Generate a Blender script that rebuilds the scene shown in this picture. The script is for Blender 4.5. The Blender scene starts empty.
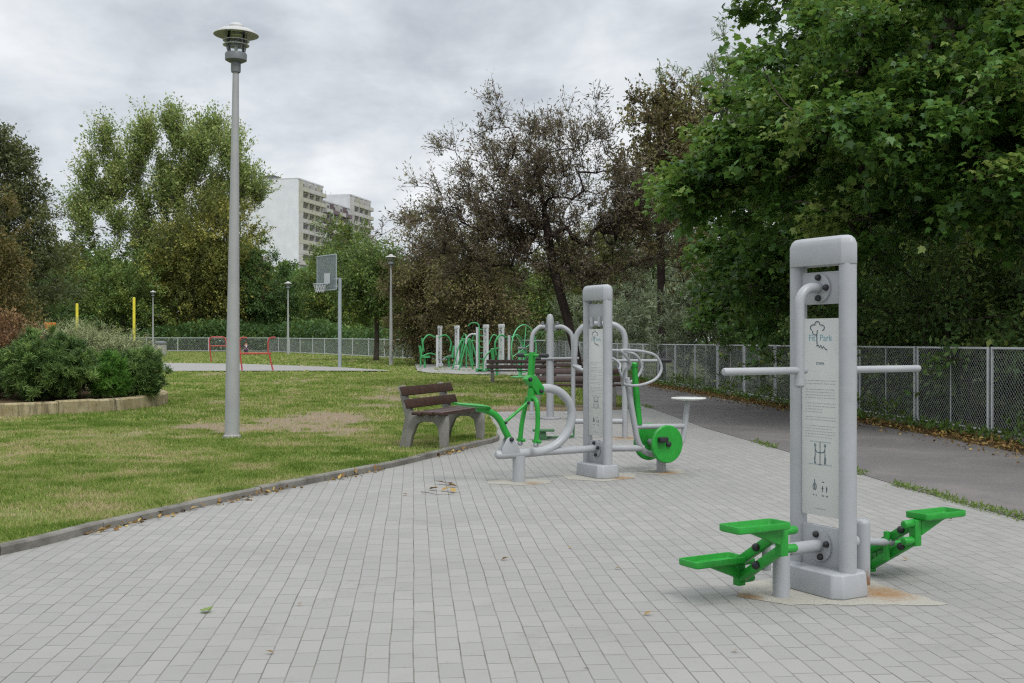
import bpy, bmesh, math, random
import numpy as np
from mathutils import Vector, Matrix
R = math.radians
sc = bpy.context.scene
col = sc.collection
CAM_H = 1.35

# ------------------------------------------------------------------ camera
cd = bpy.data.cameras.new('camera'); cam = bpy.data.objects.new('camera', cd); col.objects.link(cam)
cam.location = (0, 0, CAM_H); cam.rotation_euler = (R(90), R(0), 0)
cd.sensor_width = 36; cd.lens = 39.02; cd.clip_start = .05; cd.clip_end = 3000
sc.camera = cam

# ------------------------------------------------------------------ world, sun, exposure
SUN_EL, SUN_AZ = R(52), R(150)        # azimuth clockwise from +Y
w = bpy.data.worlds.new('World'); sc.world = w; w.use_nodes = True
nt = w.node_tree; nt.nodes.clear()
def wn(t, **k):
    n = nt.nodes.new(t)
    for a, b in k.items(): setattr(n, a, b)
    return n
def wl(a, b): nt.links.new(a, b)
def wmath(op, a, b=None, clamp=False):
    n = wn('ShaderNodeMath', operation=op, use_clamp=clamp)
    for i, v in enumerate((a, b)):
        if v is None: continue
        if isinstance(v, (int, float)): n.inputs[i].default_value = v
        else: wl(v, n.inputs[i])
    return n.outputs[0]
tc = wn('ShaderNodeTexCoord'); sep = wn('ShaderNodeSeparateXYZ'); wl(tc.outputs['Generated'], sep.inputs[0])
zc = wmath('MAXIMUM', sep.outputs[2], 0.0)
den = wmath('ADD', zc, .34)
px_ = wmath('DIVIDE', sep.outputs[0], den); py_ = wmath('DIVIDE', sep.outputs[1], den)
cmb = wn('ShaderNodeCombineXYZ'); wl(px_, cmb.inputs[0]); wl(py_, cmb.inputs[1])
def wnoise(scale, detail, rough, off, dist=0.0):
    mp = wn('ShaderNodeMapping'); mp.inputs['Location'].default_value = off; wl(cmb.outputs[0], mp.inputs[0])
    n = wn('ShaderNodeTexNoise'); n.inputs['Scale'].default_value = scale; n.inputs['Detail'].default_value = detail
    n.inputs['Roughness'].default_value = rough; n.inputs['Distortion'].default_value = dist
    wl(mp.outputs[0], n.inputs[0]); return n.outputs[0]
n1 = wnoise(1.5, 6, .52, (3.1, 1.7, 0), .15); n2 = wnoise(5.0, 7, .6, (9.2, 4.0, 2), .2)
nm = wmath('ADD', wmath('MULTIPLY', n1, .66), wmath('MULTIPLY', n2, .34))
cr = wn('ShaderNodeValToRGB'); wl(nm, cr.inputs[0])
e = cr.color_ramp.elements
e[0].position = .38; e[0].color = (.40, .435, .48, 1)
e[1].position = .62; e[1].color = (.80, .815, .83, 1)
m_ = cr.color_ramp.elements.new(.50); m_.color = (.59, .625, .665, 1)
# an overcast sky is brighter overhead than low down
g1 = wmath('MULTIPLY', wmath('SUBTRACT', zc, .28), 1.9, False); g1 = wmath('MAXIMUM', g1, 0.0)
gain = wmath('ADD', wmath('MINIMUM', g1, 1.5), 1.0)
mul = wn('ShaderNodeVectorMath', operation='SCALE'); wl(cr.outputs[0], mul.inputs[0]); wl(gain, mul.inputs['Scale'])
sky = wn('ShaderNodeTexSky', sky_type='NISHITA'); sky.sun_disc = False
sky.sun_elevation = SUN_EL; sky.sun_rotation = SUN_AZ
bg1 = wn('ShaderNodeBackground'); wl(sky.outputs[0], bg1.inputs[0]); bg1.inputs[1].default_value = .05
bg2 = wn('ShaderNodeBackground'); wl(mul.outputs[0], bg2.inputs[0]); bg2.inputs[1].default_value = .78
mixw = wn('ShaderNodeMixShader'); mixw.inputs[0].default_value = .94
wl(bg1.outputs[0], mixw.inputs[1]); wl(bg2.outputs[0], mixw.inputs[2])
wo = wn('ShaderNodeOutputWorld'); wl(mixw.outputs[0], wo.inputs[0])

sl = bpy.data.lights.new('sun', 'SUN'); sl.energy = 1.1; sl.angle = R(20); sl.color = (1, .975, .94)
so = bpy.data.objects.new('sun', sl); col.objects.link(so)
dirv = Vector((math.sin(SUN_AZ) * math.cos(SUN_EL), math.cos(SUN_AZ) * math.cos(SUN_EL), math.sin(SUN_EL)))
so.rotation_euler = dirv.to_track_quat('Z', 'Y').to_euler(); so.location = dirv * 40

vs = sc.view_settings
vs.view_transform = 'Standard'; vs.look = 'None'; vs.gamma = 1; vs.use_curve_mapping = False; vs.exposure = 0.65
sc.render.engine = 'CYCLES'
cy = sc.cycles
cy.max_bounces = 8; cy.diffuse_bounces = 4; cy.glossy_bounces = 3; cy.transmission_bounces = 5; cy.transparent_max_bounces = 8
cy.use_denoising = False; cy.filter_width = 1.25; cy.sample_clamp_indirect = 6

# ------------------------------------------------------------------ helpers: materials
class NB:
    def __init__(s, name):
        s.m = bpy.data.materials.new(name); s.m.use_nodes = True
        s.t = s.m.node_tree; s.t.nodes.clear()
        s.out = s.t.nodes.new('ShaderNodeOutputMaterial')
    def n(s, typ, **k):
        x = s.t.nodes.new(typ)
        for a, b in k.items(): setattr(x, a, b)
        return x
    def l(s, a, b): s.t.links.new(a, b)
    def put(s, v, sock):
        if isinstance(v, bpy.types.NodeSocket): s.l(v, sock)
        elif isinstance(v, (tuple, list)) and sock.type == 'RGBA' and len(v) == 3: sock.default_value = (*v, 1)
        else: sock.default_value = v
    def math(s, op, a, b=None, c=None, clamp=False):
        x = s.n('ShaderNodeMath', operation=op, use_clamp=clamp)
        for i, v in enumerate((a, b, c)):
            if v is not None: s.put(v, x.inputs[i])
        return x.outputs[0]
    def coord(s): return s.n('ShaderNodeTexCoord').outputs['Object']
    def mapping(s, v, scale=(1, 1, 1), rot=(0, 0, 0), loc=(0, 0, 0)):
        x = s.n('ShaderNodeMapping'); s.l(v, x.inputs[0])
        x.inputs['Scale'].default_value = scale; x.inputs['Rotation'].default_value = rot; x.inputs['Location'].default_value = loc
        return x.outputs[0]
    def noise(s, v, scale, detail=4, rough=.55, dist=0.0):
        x = s.n('ShaderNodeTexNoise'); s.l(v, x.inputs[0])
        x.inputs['Scale'].default_value = scale; x.inputs['Detail'].default_value = detail
        x.inputs['Roughness'].default_value = rough; x.inputs['Distortion'].default_value = dist
        return x.outputs[0]
    def ramp(s, f, stops):
        x = s.n('ShaderNodeValToRGB'); s.l(f, x.inputs[0]); el = x.color_ramp.elements
        while len(el) < len(stops): el.new(.5)
        for q, (p, c) in zip(el, stops):
            q.position = p; q.color = (*c, 1) if len(c) == 3 else c
        return x.outputs[0]
    def rng(s, f, a, b, c=0., d=1.):
        x = s.n('ShaderNodeMapRange'); s.l(f, x.inputs[0])
        for i, v in zip((1, 2, 3, 4), (a, b, c, d)): x.inputs[i].default_value = v
        return x.outputs[0]
    def mix(s, f, a, b, mode='MIX'):
        x = s.n('ShaderNodeMix', data_type='RGBA', blend_type=mode)
        s.put(f, x.inputs[0]); s.put(a, x.inputs[6]); s.put(b, x.inputs[7]); return x.outputs[2]
    def attr(s, name): return s.n('ShaderNodeAttribute', attribute_name=name).outputs['Fac']
    def bump(s, h, strength=.3, dist=.01):
        x = s.n('ShaderNodeBump'); x.inputs['Strength'].default_value = strength; x.inputs['Distance'].default_value = dist
        s.l(h, x.inputs['Height']); return x.outputs[0]
    def bsdf(s, color, rough=.6, spec=.4, metal=0., normal=None, **k):
        p = s.n('ShaderNodeBsdfPrincipled')
        s.put(color, p.inputs['Base Color']); s.put(rough, p.inputs['Roughness'])
        p.inputs['Specular IOR Level'].default_value = spec; p.inputs['Metallic'].default_value = metal
        if normal is not None: s.l(normal, p.inputs['Normal'])
        for a, b in k.items(): s.put(b, p.inputs[a])
        s.l(p.outputs[0], s.out.inputs[0]); return p

def paint(name, c, rough=.45, var=.12, scale=9, dirt=None, spec=.45, bumps=.05):
    b = NB(name); v = b.coord()
    f = b.noise(v, scale, 5, .6)
    lo = tuple(x * (1 - var) for x in c); hi = tuple(min(1, x * (1 + var)) for x in c)
    cc = b.ramp(f, [(.3, lo), (.7, hi)])
    if dirt:
        f2 = b.noise(v, scale * 2.7, 6, .7, .4)
        cc = b.mix(b.rng(f2, .60, .78, 0, .7), cc, dirt)
        f3 = b.noise(b.mapping(v, scale=(1, 1, .08)), scale * 4, 4, .7)
        cc = b.mix(b.rng(f3, .58, .80, 0, .28), cc, dirt)
    r = b.rng(b.noise(v, scale * 3, 3), .3, .7, rough - .08, rough + .1)
    nn = b.bump(b.noise(v, 220, 2), bumps, .002)
    b.bsdf(cc, r, spec, normal=nn); return b.m

def leafmat(name, stops, trans=.32, rough=.5, spec=.3, k=1.4):
    stops = [(p, tuple(min(1, x * k * 1.12) for x in c)) for p, c in stops]
    b = NB(name); t = b.attr('tint'); c = b.ramp(t, stops)
    p = b.n('ShaderNodeBsdfPrincipled'); b.l(c, p.inputs['Base Color']); p.inputs['Roughness'].default_value = rough
    p.inputs['Specular IOR Level'].default_value = spec
    tr = b.n('ShaderNodeBsdfTranslucent'); b.l(b.mix(.35, c, (.28, .36, .06), 'MIX') if trans > .2 else c, tr.inputs[0])
    mx = b.n('ShaderNodeMixShader'); mx.inputs[0].default_value = trans
    b.l(p.outputs[0], mx.inputs[1]); b.l(tr.outputs[0], mx.inputs[2]); b.l(mx.outputs[0], b.out.inputs[0]); return b.m

# ------------------------------------------------------------------ helpers: meshes
def tag(o, label=None, cat=None, group=None, kind=None):
    if label: o['label'] = label
    if cat: o['category'] = cat
    if group: o['group'] = group
    if kind: o['kind'] = kind
    return o
def empty(name, loc, rz=0., label=None, cat=None, group=None):
    o = bpy.data.objects.new(name, None); col.objects.link(o); o.empty_display_size = .2
    o.location = loc; o.rotation_euler = (0, 0, rz); return tag(o, label, cat, group)

class MB:
    """collects shapes, then links them as ONE mesh object"""
    def __init__(s): s.v = []; s.f = []
    def add(s, vs, fs):
        k = len(s.v); s.v += [tuple(p) for p in vs]; s.f += [tuple(i + k for i in f) for f in fs]; return s
    def box(s, c, d, rz=0., M=None):
        x, y, z = (q / 2 for q in d)
        P = [Vector((i * x, j * y, k * z)) for i in (-1, 1) for j in (-1, 1) for k in (-1, 1)]
        m = M if M is not None else Matrix.Rotation(rz, 3, 'Z')
        return s.add([m @ p + Vector(c) for p in P], [(0, 1, 3, 2), (4, 6, 7, 5), (0, 4, 5, 1), (2, 3, 7, 6), (0, 2, 6, 4), (1, 5, 7, 3)])
    def tube(s, pts, r, n=10, cap=True, sy=1.0):
        pts = [Vector(p) for p in pts]; m = len(pts)
        rr = r if isinstance(r, (list, tuple)) else [r] * m
        up = None; V = []; F = []
        for i, p in enumerate(pts):
            d = (pts[min(i + 1, m - 1)] - pts[max(i - 1, 0)])
            d = d.normalized() if d.length > 1e-9 else Vector((0, 0, 1))
            if up is None:
                up = Vector((0, 0, 1)) if abs(d.z) < .9 else Vector((1, 0, 0))
            a = (up - d * up.dot(d))
            a = a.normalized() if a.length > 1e-6 else d.orthogonal().normalized()
            up = a; b = d.cross(a)
            for k in range(n):
                q = 2 * math.pi * k / n
                V.append(p + (a * math.cos(q) + b * math.sin(q) * sy) * rr[i])
        for i in range(m - 1):
            for k in range(n):
                F.append((i * n + k, i * n + (k + 1) % n, (i + 1) * n + (k + 1) % n, (i + 1) * n + k))
        if cap: F += [tuple(range(n))[::-1], tuple((m - 1) * n + k for k in range(n))]
        return s.add(V, F)
    def rod(s, a, b, r, n=10, dome=True):
        """straight bar with rounded ends"""
        a = Vector(a); b = Vector(b); d = (b - a).normalized()
        if not dome: return s.tube([a, b], r, n)
        e = r * .5
        P = [a, a + d * e * .25, a + d * e, b - d * e, b - d * e * .25, b]
        return s.tube(P, [r * .55, r * .85, r, r, r * .85, r * .55], n)
    def lathe(s, prof, c=(0, 0, 0), n=20, M=None):
        c = Vector(c); V = []; F = []; m = len(prof)
        for r, z in prof:
            for k in range(n):
                q = 2 * math.pi * k / n; p = Vector((r * math.cos(q), r * math.sin(q), z))
                V.append((M @ p if M is not None else p) + c)
        for i in range(m - 1):
            for k in range(n):
                F.append((i * n + k, i * n + (k + 1) % n, (i + 1) * n + (k + 1) % n, (i + 1) * n + k))
        if prof[0][0] > 1e-6: F.append(tuple(range(n))[::-1])
        if prof[-1][0] > 1e-6: F.append(tuple((m - 1) * n + k for k in range(n)))
        return s.add(V, F)
    def loft(s, rings):
        n = len(rings[0]); V = [p for r in rings for p in r]; F = []
        for i in range(len(rings) - 1):
            for k in range(n):
                F.append((i * n + k, i * n + (k + 1) % n, (i + 1) * n + (k + 1) % n, (i + 1) * n + k))
        F += [tuple(range(n))[::-1], tuple((len(rings) - 1) * n + k for k in range(n))]
        return s.add(V, F)
    def prism(s, poly, ax, th):
        """poly: 3D points of a flat face; ax: thickness direction (unit); th: thickness, centred"""
        ax = Vector(ax) * (th / 2); n = len(poly)
        V = [Vector(p) - ax for p in poly] + [Vector(p) + ax for p in poly]
        F = [tuple(range(n))[::-1], tuple(range(n, 2 * n))] + [(k, (k + 1) % n, n + (k + 1) % n, n + k) for k in range(n)]
        return s.add(V, F)
    def build(s, name, mat, parent=None, bevel=0., seg=2, smooth=38, kind=None):
        me = bpy.data.meshes.new(name); me.from_pydata(s.v, [], s.f); me.validate()
        bm = bmesh.new(); bm.from_mesh(me); bmesh.ops.recalc_face_normals(bm, faces=bm.faces)
        if bevel:
            ed = [e for e in bm.edges if len(e.link_faces) == 2 and e.calc_face_angle(0) > R(35)]
            bmesh.ops.bevel(bm, geom=ed, offset=bevel, segments=seg, profile=.5, affect='EDGES', clamp_overlap=True)
        bm.to_mesh(me); bm.free()
        if smooth:
            me.shade_smooth(); me.set_sharp_from_angle(angle=R(smooth))
        me.materials.append(mat)
        o = bpy.data.objects.new(name, me); col.objects.link(o)
        if parent is not None: o.parent = parent
        if kind: o['kind'] = kind
        return o

def arc(c, r, a0, a1, n, ax='yz', x=0.):
    """points on an arc in the plane x = const (angles in degrees)"""
    out = []
    for i in range(n + 1):
        q = R(a0 + (a1 - a0) * i / n)
        if ax == 'yz': out.append((x, c[0] + r * math.cos(q), c[1] + r * math.sin(q)))
        elif ax == 'xz': out.append((c[0] + r * math.cos(q), x, c[1] + r * math.sin(q)))
        else: out.append((c[0] + r * math.cos(q), c[1] + r * math.sin(q), x))
    return out
def smooth_path(pts, n=6, closed=False):
    P = [Vector(p) for p in pts]; m = len(P); out = []
    for i in range(m if closed else m - 1):
        p1, p2 = P[i], P[(i + 1) % m]
        p0 = P[(i - 1) % m] if (closed or i > 0) else p1 * 2 - p2
        p3 = P[(i + 2) % m] if (closed or i < m - 2) else p2 * 2 - p1
        for k in range(n):
            t = k / n
            out.append(.5 * ((2 * p1) + (p2 - p0) * t + (2 * p0 - 5 * p1 + 4 * p2 - p3) * t * t + (3 * p1 - p0 - 3 * p2 + p3) * t ** 3))
    out.append(P[0] if closed else P[-1]); return out

def np_mesh(name, V, faces, mat, parent=None, tint=None, kind=None, smooth=False):
    me = bpy.data.meshes.new(name)
    nv = len(V); me.vertices.add(nv); me.vertices.foreach_set('co', np.asarray(V, np.float32).ravel())
    tot = [np.full(len(f), f.shape[1], np.int32) for f in faces]; tot = np.concatenate(tot)
    idx = np.concatenate([f.ravel() for f in faces]).astype(np.int32)
    me.loops.add(len(idx)); me.loops.foreach_set('vertex_index', idx)
    st = np.concatenate([[0], np.cumsum(tot)[:-1]]).astype(np.int32)
    me.polygons.add(len(tot)); me.polygons.foreach_set('loop_start', st); me.polygons.foreach_set('loop_total', tot)
    me.update(calc_edges=True)
    if tint is not None:
        a = me.attributes.new('tint', 'FLOAT', 'POINT'); a.data.foreach_set('value', np.asarray(tint, np.float32))
    if smooth: me.shade_smooth()
    me.materials.append(mat)
    o = bpy.data.objects.new(name, me); col.objects.link(o)
    if parent is not None: o.parent = parent
    if kind: o['kind'] = kind
    return o

def hashn(ix, iy, seed):
    h = (ix.astype(np.int64) * 374761393 + iy.astype(np.int64) * 668265263 + seed * 1442695041) & 0x7fffffff
    h = ((h ^ (h >> 13)) * 1274126177) & 0x7fffffff
    return ((h ^ (h >> 16)) & 0xffff) / 65535.0
def vnoise(x, y, seed=0):
    x = np.asarray(x, float); y = np.asarray(y, float)
    ix = np.floor(x); iy = np.floor(y); fx = x - ix; fy = y - iy
    fx = fx * fx * (3 - 2 * fx); fy = fy * fy * (3 - 2 * fy)
    a = hashn(ix, iy, seed); b = hashn(ix + 1, iy, seed); c = hashn(ix, iy + 1, seed); d = hashn(ix + 1, iy + 1, seed)
    return (a * (1 - fx) + b * fx) * (1 - fy) + (c * (1 - fx) + d * fx) * fy
def fbm(x, y, seed=0, o=4):
    s = 0; a = .5; t = 0
    for i in range(o):
        s = s + a * vnoise(np.asarray(x) * 2 ** i, np.asarray(y) * 2 ** i, seed + i * 17); t += a; a *= .5
    return s / t

def rise(x, y):
    """the land climbs very gently beyond the lawn"""
    r = np.clip(np.asarray(y, float) - 40, 0, 75); return .0068 * r * np.clip(r / 14, 0, 1)
def gz(x, y): return float(rise(x, y))

# ------------------------------------------------------------------ plain materials
M = {}
M['grey'] = paint('grey_powder_coat', (.345, .355, .368), .36, .06, 7, dirt=(.26, .26, .25))
M['green'] = paint('green_powder_coat', (.018, .28, .03), .36, .14, 13, dirt=(.035, .13, .035))
M['palegreen'] = paint('pale_green_paint', (.12, .50, .22), .45, .10, 9)
M['black'] = paint('black_rubber', (.018, .018, .02), .55, .2, 20)
M['white'] = paint('white_fence_paint', (.50, .51, .52), .5, .10, 5, dirt=(.45, .43, .38))
M['wire'] = paint('galvanised_wire', (.46, .48, .49), .5, .1, 5)
M['sign'] = paint('cream_sign_face', (.57, .575, .55), .4, .03, 4, bumps=0)
M['ink'] = paint('dark_ink', (.05, .09, .12), .6, .05, 4, bumps=0)
M['inkpale'] = paint('faint_ink', (.34, .38, .39), .6, .1, 30, bumps=0)
M['inkteal'] = paint('teal_ink', (.16, .34, .40), .6, .05, 4, bumps=0)
M['lamp_grey'] = paint('lamp_housing_grey', (.16, .17, .18), .5, .1, 8)
M['lamp_pole'] = paint('lamp_pole_grey', (.33, .335, .33), .6, .08, 3, dirt=(.27, .265, .25))
M['hood'] = paint('lamp_hood', (.42, .42, .40), .5, .08, 8)
M['brown'] = paint('brown_bench_wood', (.050, .026, .019), .45, .25, 12)
M['conc'] = paint('weathered_concrete', (.30, .295, .275), .9, .2, 6, dirt=(.20, .20, .18), spec=.2, bumps=.4)
M['yellow'] = paint('yellow_paint', (.72, .62, .05), .5, .1, 5)
M['orange'] = paint('orange_plastic', (.85, .20, .02), .5, .08, 5)
M['teal'] = paint('teal_paint', (.10, .22, .26), .5, .1, 5)
M['red'] = paint('red_paint', (.40, .06, .055), .5, .15, 6)
M['redbrown'] = paint('faded_brown_roof', (.26, .15, .13), .8, .2, 4)
M['steel'] = paint('dull_steel', (.30, .34, .36), .5, .1, 6)
b = NB('clear_lamp_glass')
tr_ = b.n('ShaderNodeBsdfTransparent'); tr_.inputs[0].default_value = (.93, .95, .96, 1); gs_ = b.n('ShaderNodeBsdfGlossy'); gs_.inputs['Roughness'].default_value = .05
fr_ = b.n('ShaderNodeFresnel'); fr_.inputs[0].default_value = 1.45; mx_ = b.n('ShaderNodeMixShader'); b.l(fr_.outputs[0], mx_.inputs[0]); b.l(tr_.outputs[0], mx_.inputs[1]); b.l(gs_.outputs[0], mx_.inputs[2]); b.l(mx_.outputs[0], b.out.inputs[0]); M['glass'] = b.m
# ================================================================== THE SETTING
def inpoly(x, y, poly):
    x = np.asarray(x); y = np.asarray(y); r = np.zeros(x.shape, bool); n = len(poly)
    for i in range(n):
        x1, y1 = poly[i]; x2, y2 = poly[(i + 1) % n]
        c = ((y1 > y) != (y2 > y)) & (x < (x2 - x1) * (y - y1) / ((y2 - y1) + 1e-12) + x1)
        r ^= c
    return r

def sheet(name, poly, z, mat, xs=(), ys=(), kind='structure', zf=None, tintf=None, skirt=0):
    from mathutils.geometry import delaunay_2d_cdt
    n0 = len(poly); dvs, _, dfs, *_r = delaunay_2d_cdt([Vector((x, y)) for x, y in poly], [(i, (i + 1) % n0) for i in range(n0)], [], 1, 1e-6)
    bm = bmesh.new(); vs = [bm.verts.new((q.x, q.y, 0)) for q in dvs]
    for f_ in dfs: bm.faces.new([vs[i] for i in f_])
    for xv in xs: bmesh.ops.bisect_plane(bm, geom=bm.verts[:] + bm.edges[:] + bm.faces[:], plane_co=(xv, 0, 0), plane_no=(1, 0, 0))
    for yv in ys: bmesh.ops.bisect_plane(bm, geom=bm.verts[:] + bm.edges[:] + bm.faces[:], plane_co=(0, yv, 0), plane_no=(0, 1, 0))
    bm.normal_update()
    for f in bm.faces:
        if f.normal.z < 0: f.normal_flip()
    me = bpy.data.meshes.new(name); bm.to_mesh(me); bm.free()
    n = len(me.vertices); co = np.empty(n * 3, np.float32); me.vertices.foreach_get('co', co); co = co.reshape(-1, 3)
    co[:, 2] = z + rise(co[:, 0], co[:, 1])
    if zf: co[:, 2] += zf(co[:, 0], co[:, 1])
    me.vertices.foreach_set('co', co.ravel())
    if skirt:
        bm = bmesh.new(); bm.from_mesh(me); be = [e for e in bm.edges if e.is_boundary]
        g_ = bmesh.ops.extrude_edge_only(bm, edges=be)
        for v in g_['geom']:
            if isinstance(v, bmesh.types.BMVert): v.co.z -= skirt
        bm.to_mesh(me); bm.free(); n = len(me.vertices); co = np.empty(n * 3, np.float32); me.vertices.foreach_get('co', co); co = co.reshape(-1, 3)
    if tintf:
        a = me.attributes.new('tint', 'FLOAT', 'POINT'); a.data.foreach_set('value', tintf(co[:, 0], co[:, 1]).astype(np.float32))
    me.update(); me.shade_smooth(); me.materials.append(mat)
    o = bpy.data.objects.new(name, me); col.objects.link(o); o['kind'] = kind; return o

# ---- materials of the ground
b = NB('grass_soil'); v = b.coord(); bare = b.attr('tint')
f1 = b.noise(v, 1.1, 5, .6); f2 = b.noise(v, 14, 5, .7); f3 = b.noise(v, 60, 3, .7)
g = b.ramp(f2, [(.25, (.075, .105, .022)), (.5, (.14, .18, .042)), (.75, (.20, .215, .07))])
g = b.mix(b.rng(f1, .52, .70), g, (.23, .21, .10))
d = b.ramp(f3, [(.28, (.13, .10, .07)), (.45, (.24, .185, .125)), (.75, (.36, .29, .20))])
k = b.math('ADD', bare, b.math('MULTIPLY', b.math('SUBTRACT', f2, .5), .9))
b.bsdf(b.mix(b.rng(k, .35, .75), g, d), .95, .1, normal=b.bump(b.math('ADD', f2, f3), .6, .03)); M['lawn'] = b.m

b = NB('far_ground'); v = b.coord()
b.bsdf(b.ramp(b.noise(v, .5, 6, .65), [(.3, (.045, .06, .02)), (.6, (.10, .11, .045)), (.8, (.15, .13, .07))]), .95, .1); M['earth'] = b.m

# grey block paving: courses run away from the camera, blocks 20 x 10 cm, each course with its own offset
b = NB('grey_block_paving'); v = b.coord()
vm = b.mapping(v, rot=(0, 0, R(-95.07)))
wob = b.noise(vm, 1.3, 3, .5); sx = b.n('ShaderNodeSeparateXYZ'); b.l(vm, sx.inputs[0])
vv = b.math('ADD', sx.outputs[1], b.math('MULTIPLY', b.math('SUBTRACT', wob, .5), .022))
row = b.math('FLOOR', b.math('DIVIDE', vv, .102))
wn1 = b.n('ShaderNodeTexWhiteNoise', noise_dimensions='1D'); b.l(row, wn1.inputs['W'])
uu = b.math('ADD', sx.outputs[0], b.math('ADD', b.math('MULTIPLY', wn1.outputs[0], .09), b.math('MULTIPLY', b.math('MODULO', row, 2.), .1)))
colm = b.math('FLOOR', b.math('DIVIDE', uu, .203))
fr_v = b.math('ABSOLUTE', b.math('SUBTRACT', b.math('FRACT', b.math('DIVIDE', vv, .102)), .5))
fr_u = b.math('ABSOLUTE', b.math('SUBTRACT', b.math('FRACT', b.math('DIVIDE', uu, .203)), .5))
dv = b.math('MULTIPLY', b.math('SUBTRACT', .5, fr_v), .102); du = b.math('MULTIPLY', b.math('SUBTRACT', .5, fr_u), .203)
grit = b.noise(v, 90, 4, .7); edge = b.math('MULTIPLY', b.math('SUBTRACT', grit, .5), .0022)
jl = b.rng(b.math('ADD', dv, edge), .0018, .0036, 1, 0); jc = b.rng(b.math('ADD', du, edge), .0018, .0036, 1, 0)
cb = b.n('ShaderNodeCombineXYZ'); b.l(row, cb.inputs[0]); b.l(colm, cb.inputs[1])
wn2 = b.n('ShaderNodeTexWhiteNoise', noise_dimensions='2D'); b.l(cb.outputs[0], wn2.inputs['Vector'])
base = b.ramp(wn2.outputs[0], [(0, (.276, .271, .254)), (.5, (.290, .284, .266)), (1, (.308, .301, .282))])
pat = b.noise(v, .55, 5, .6); base = b.mix(b.rng(pat, .42, .68, 0, .38), base, (.215, .21, .198))
spk = b.noise(v, 160, 3, .8); base = b.mix(b.rng(spk, .58, .75, 0, .18), base, (.16, .16, .155))
blot = b.noise(v, 5.5, 5, .65, .5); base = b.mix(b.rng(blot, .60, .74, 0, .35), base, (.20, .195, .185))
jn = b.noise(v, 2.2, 4, .6); jcol = b.ramp(jn, [(.35, (.075, .068, .054)), (.65, (.14, .125, .10))])
jv = b.rng(b.noise(v, 3.3, 4, .7), .32, .68, .45, 1.25)
jm = b.math('MULTIPLY', b.math('MAXIMUM', b.math('MULTIPLY', jl, .78), b.math('MULTIPLY', jc, .84)), jv, clamp=True)
cc = b.mix(jm, base, jcol)
st1 = b.noise(v, 1.6, 6, .72, .8); st2 = b.noise(v, 26, 4, .7)
cc = b.mix(b.math('MULTIPLY', b.rng(st1, .55, .72, 0, .5), b.rng(st2, .35, .7)), cc, (.155, .148, .13))
cc = b.mix(b.rng(b.noise(v, 42, 2, .5), .70, .76, 0, .6), cc, (.12, .115, .10))
hgt = b.math('SUBTRACT', b.math('MULTIPLY', grit, .12), b.math('MAXIMUM', jl, jc))
b.bsdf(cc, b.rng(blot, .3, .7, .72, .88), .25, normal=b.bump(hgt, .45, .004)); M['paver'] = b.m

b = NB('worn_asphalt'); v = b.coord()
a1 = b.noise(v, 180, 3, .8); a2 = b.noise(v, .8, 6, .65, .6); a3 = b.noise(v, 5, 5, .7)
c = b.ramp(a1, [(.3, (.095, .089, .086)), (.7, (.19, .176, .17))])
c = b.mix(b.rng(a2, .42, .66, 0, .55), c, (.22, .20, .188)); c = b.mix(b.rng(a3, .58, .72, 0, .4), c, (.09, .084, .08))
c = b.mix(b.rng(b.noise(v, 32, 3, .6), .63, .72, 0, .55), c, (.30, .28, .26))
b.bsdf(c, .9, .2, normal=b.bump(a1, .5, .006)); M['asphalt'] = b.m

b = NB('leaf_strewn_soil'); v = b.coord()
s1 = b.noise(v, 30, 5, .75); s2 = b.noise(v, 2.2, 5, .6)
c = b.ramp(s1, [(.3, (.045, .032, .02)), (.5, (.10, .07, .04)), (.72, (.22, .15, .07))])
c = b.mix(b.rng(s2, .54, .68, 0, .85), c, (.055, .085, .022))
b.bsdf(c, .95, .1, normal=b.bump(s1, .9, .03)); M['soil'] = b.m

b = NB('pale_concrete_yard'); v = b.coord()
b.bsdf(b.ramp(b.noise(v, 1.2, 6, .65), [(.3, (.25, .245, .23)), (.7, (.32, .31, .29))]), .85, .2); M['yard'] = b.m

b = NB('cement_with_rust'); v = b.coord(); t = b.attr('tint')
n1_ = b.noise(v, 13, 7, .78, .9); n2_ = b.noise(v, 60, 4, .7)
c = b.ramp(n2_, [(.3, (.29, .275, .235)), (.7, (.40, .385, .335))])
c = b.mix(b.rng(b.math('ADD', t, b.math('MULTIPLY', b.math('SUBTRACT', n1_, .5), .9)), .35, .8), c, (.27, .16, .075))
b.bsdf(c, .9, .2, normal=b.bump(n2_, .5, .005)); M['cement'] = b.m

# ---- sheets
sheet('ground', [(-600, -80), (600, -80), (600, 1500), (-600, 1500)], -.06, M['earth'],
      xs=[-200, -80, -40, -20, 0, 20, 40, 80, 200], ys=[0, 20, 40, 44, 48, 52, 56, 62, 70, 80, 90, 100, 110, 115, 120, 200, 500])

ASL = [(5.2, -6), (4.25, 4), (3.88, 8.3), (3.62, 10.3), (3.36, 13.7), (3.02, 17.2), (2.82, 22.4), (2.1, 30), (1.3, 40), (-.2, 62)]
ASR = [(8.0, -6), (7.1, 4), (6.5, 9), (6.2, 12.6), (6.0, 16), (5.75, 19), (5.1, 25), (4.65, 29), (3.8, 37), (1.6, 62)]
sheet('paved_square', [(-14, -6)] + ASL[:-1] + [(1.0, 43), (-14, 43)], 0, M['paver'])
asph = sheet('asphalt_path', ASL + ASR[::-1], .004, M['asphalt'], ys=[44, 50, 56])
FEN = lambda y: 8.28 - .1 * y
sheet('leaf_strip', ASR + [(FEN(62) + .5, 62), (FEN(-6) + .5, -6)], .002, M['soil'], ys=[44, 50, 56])

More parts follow.
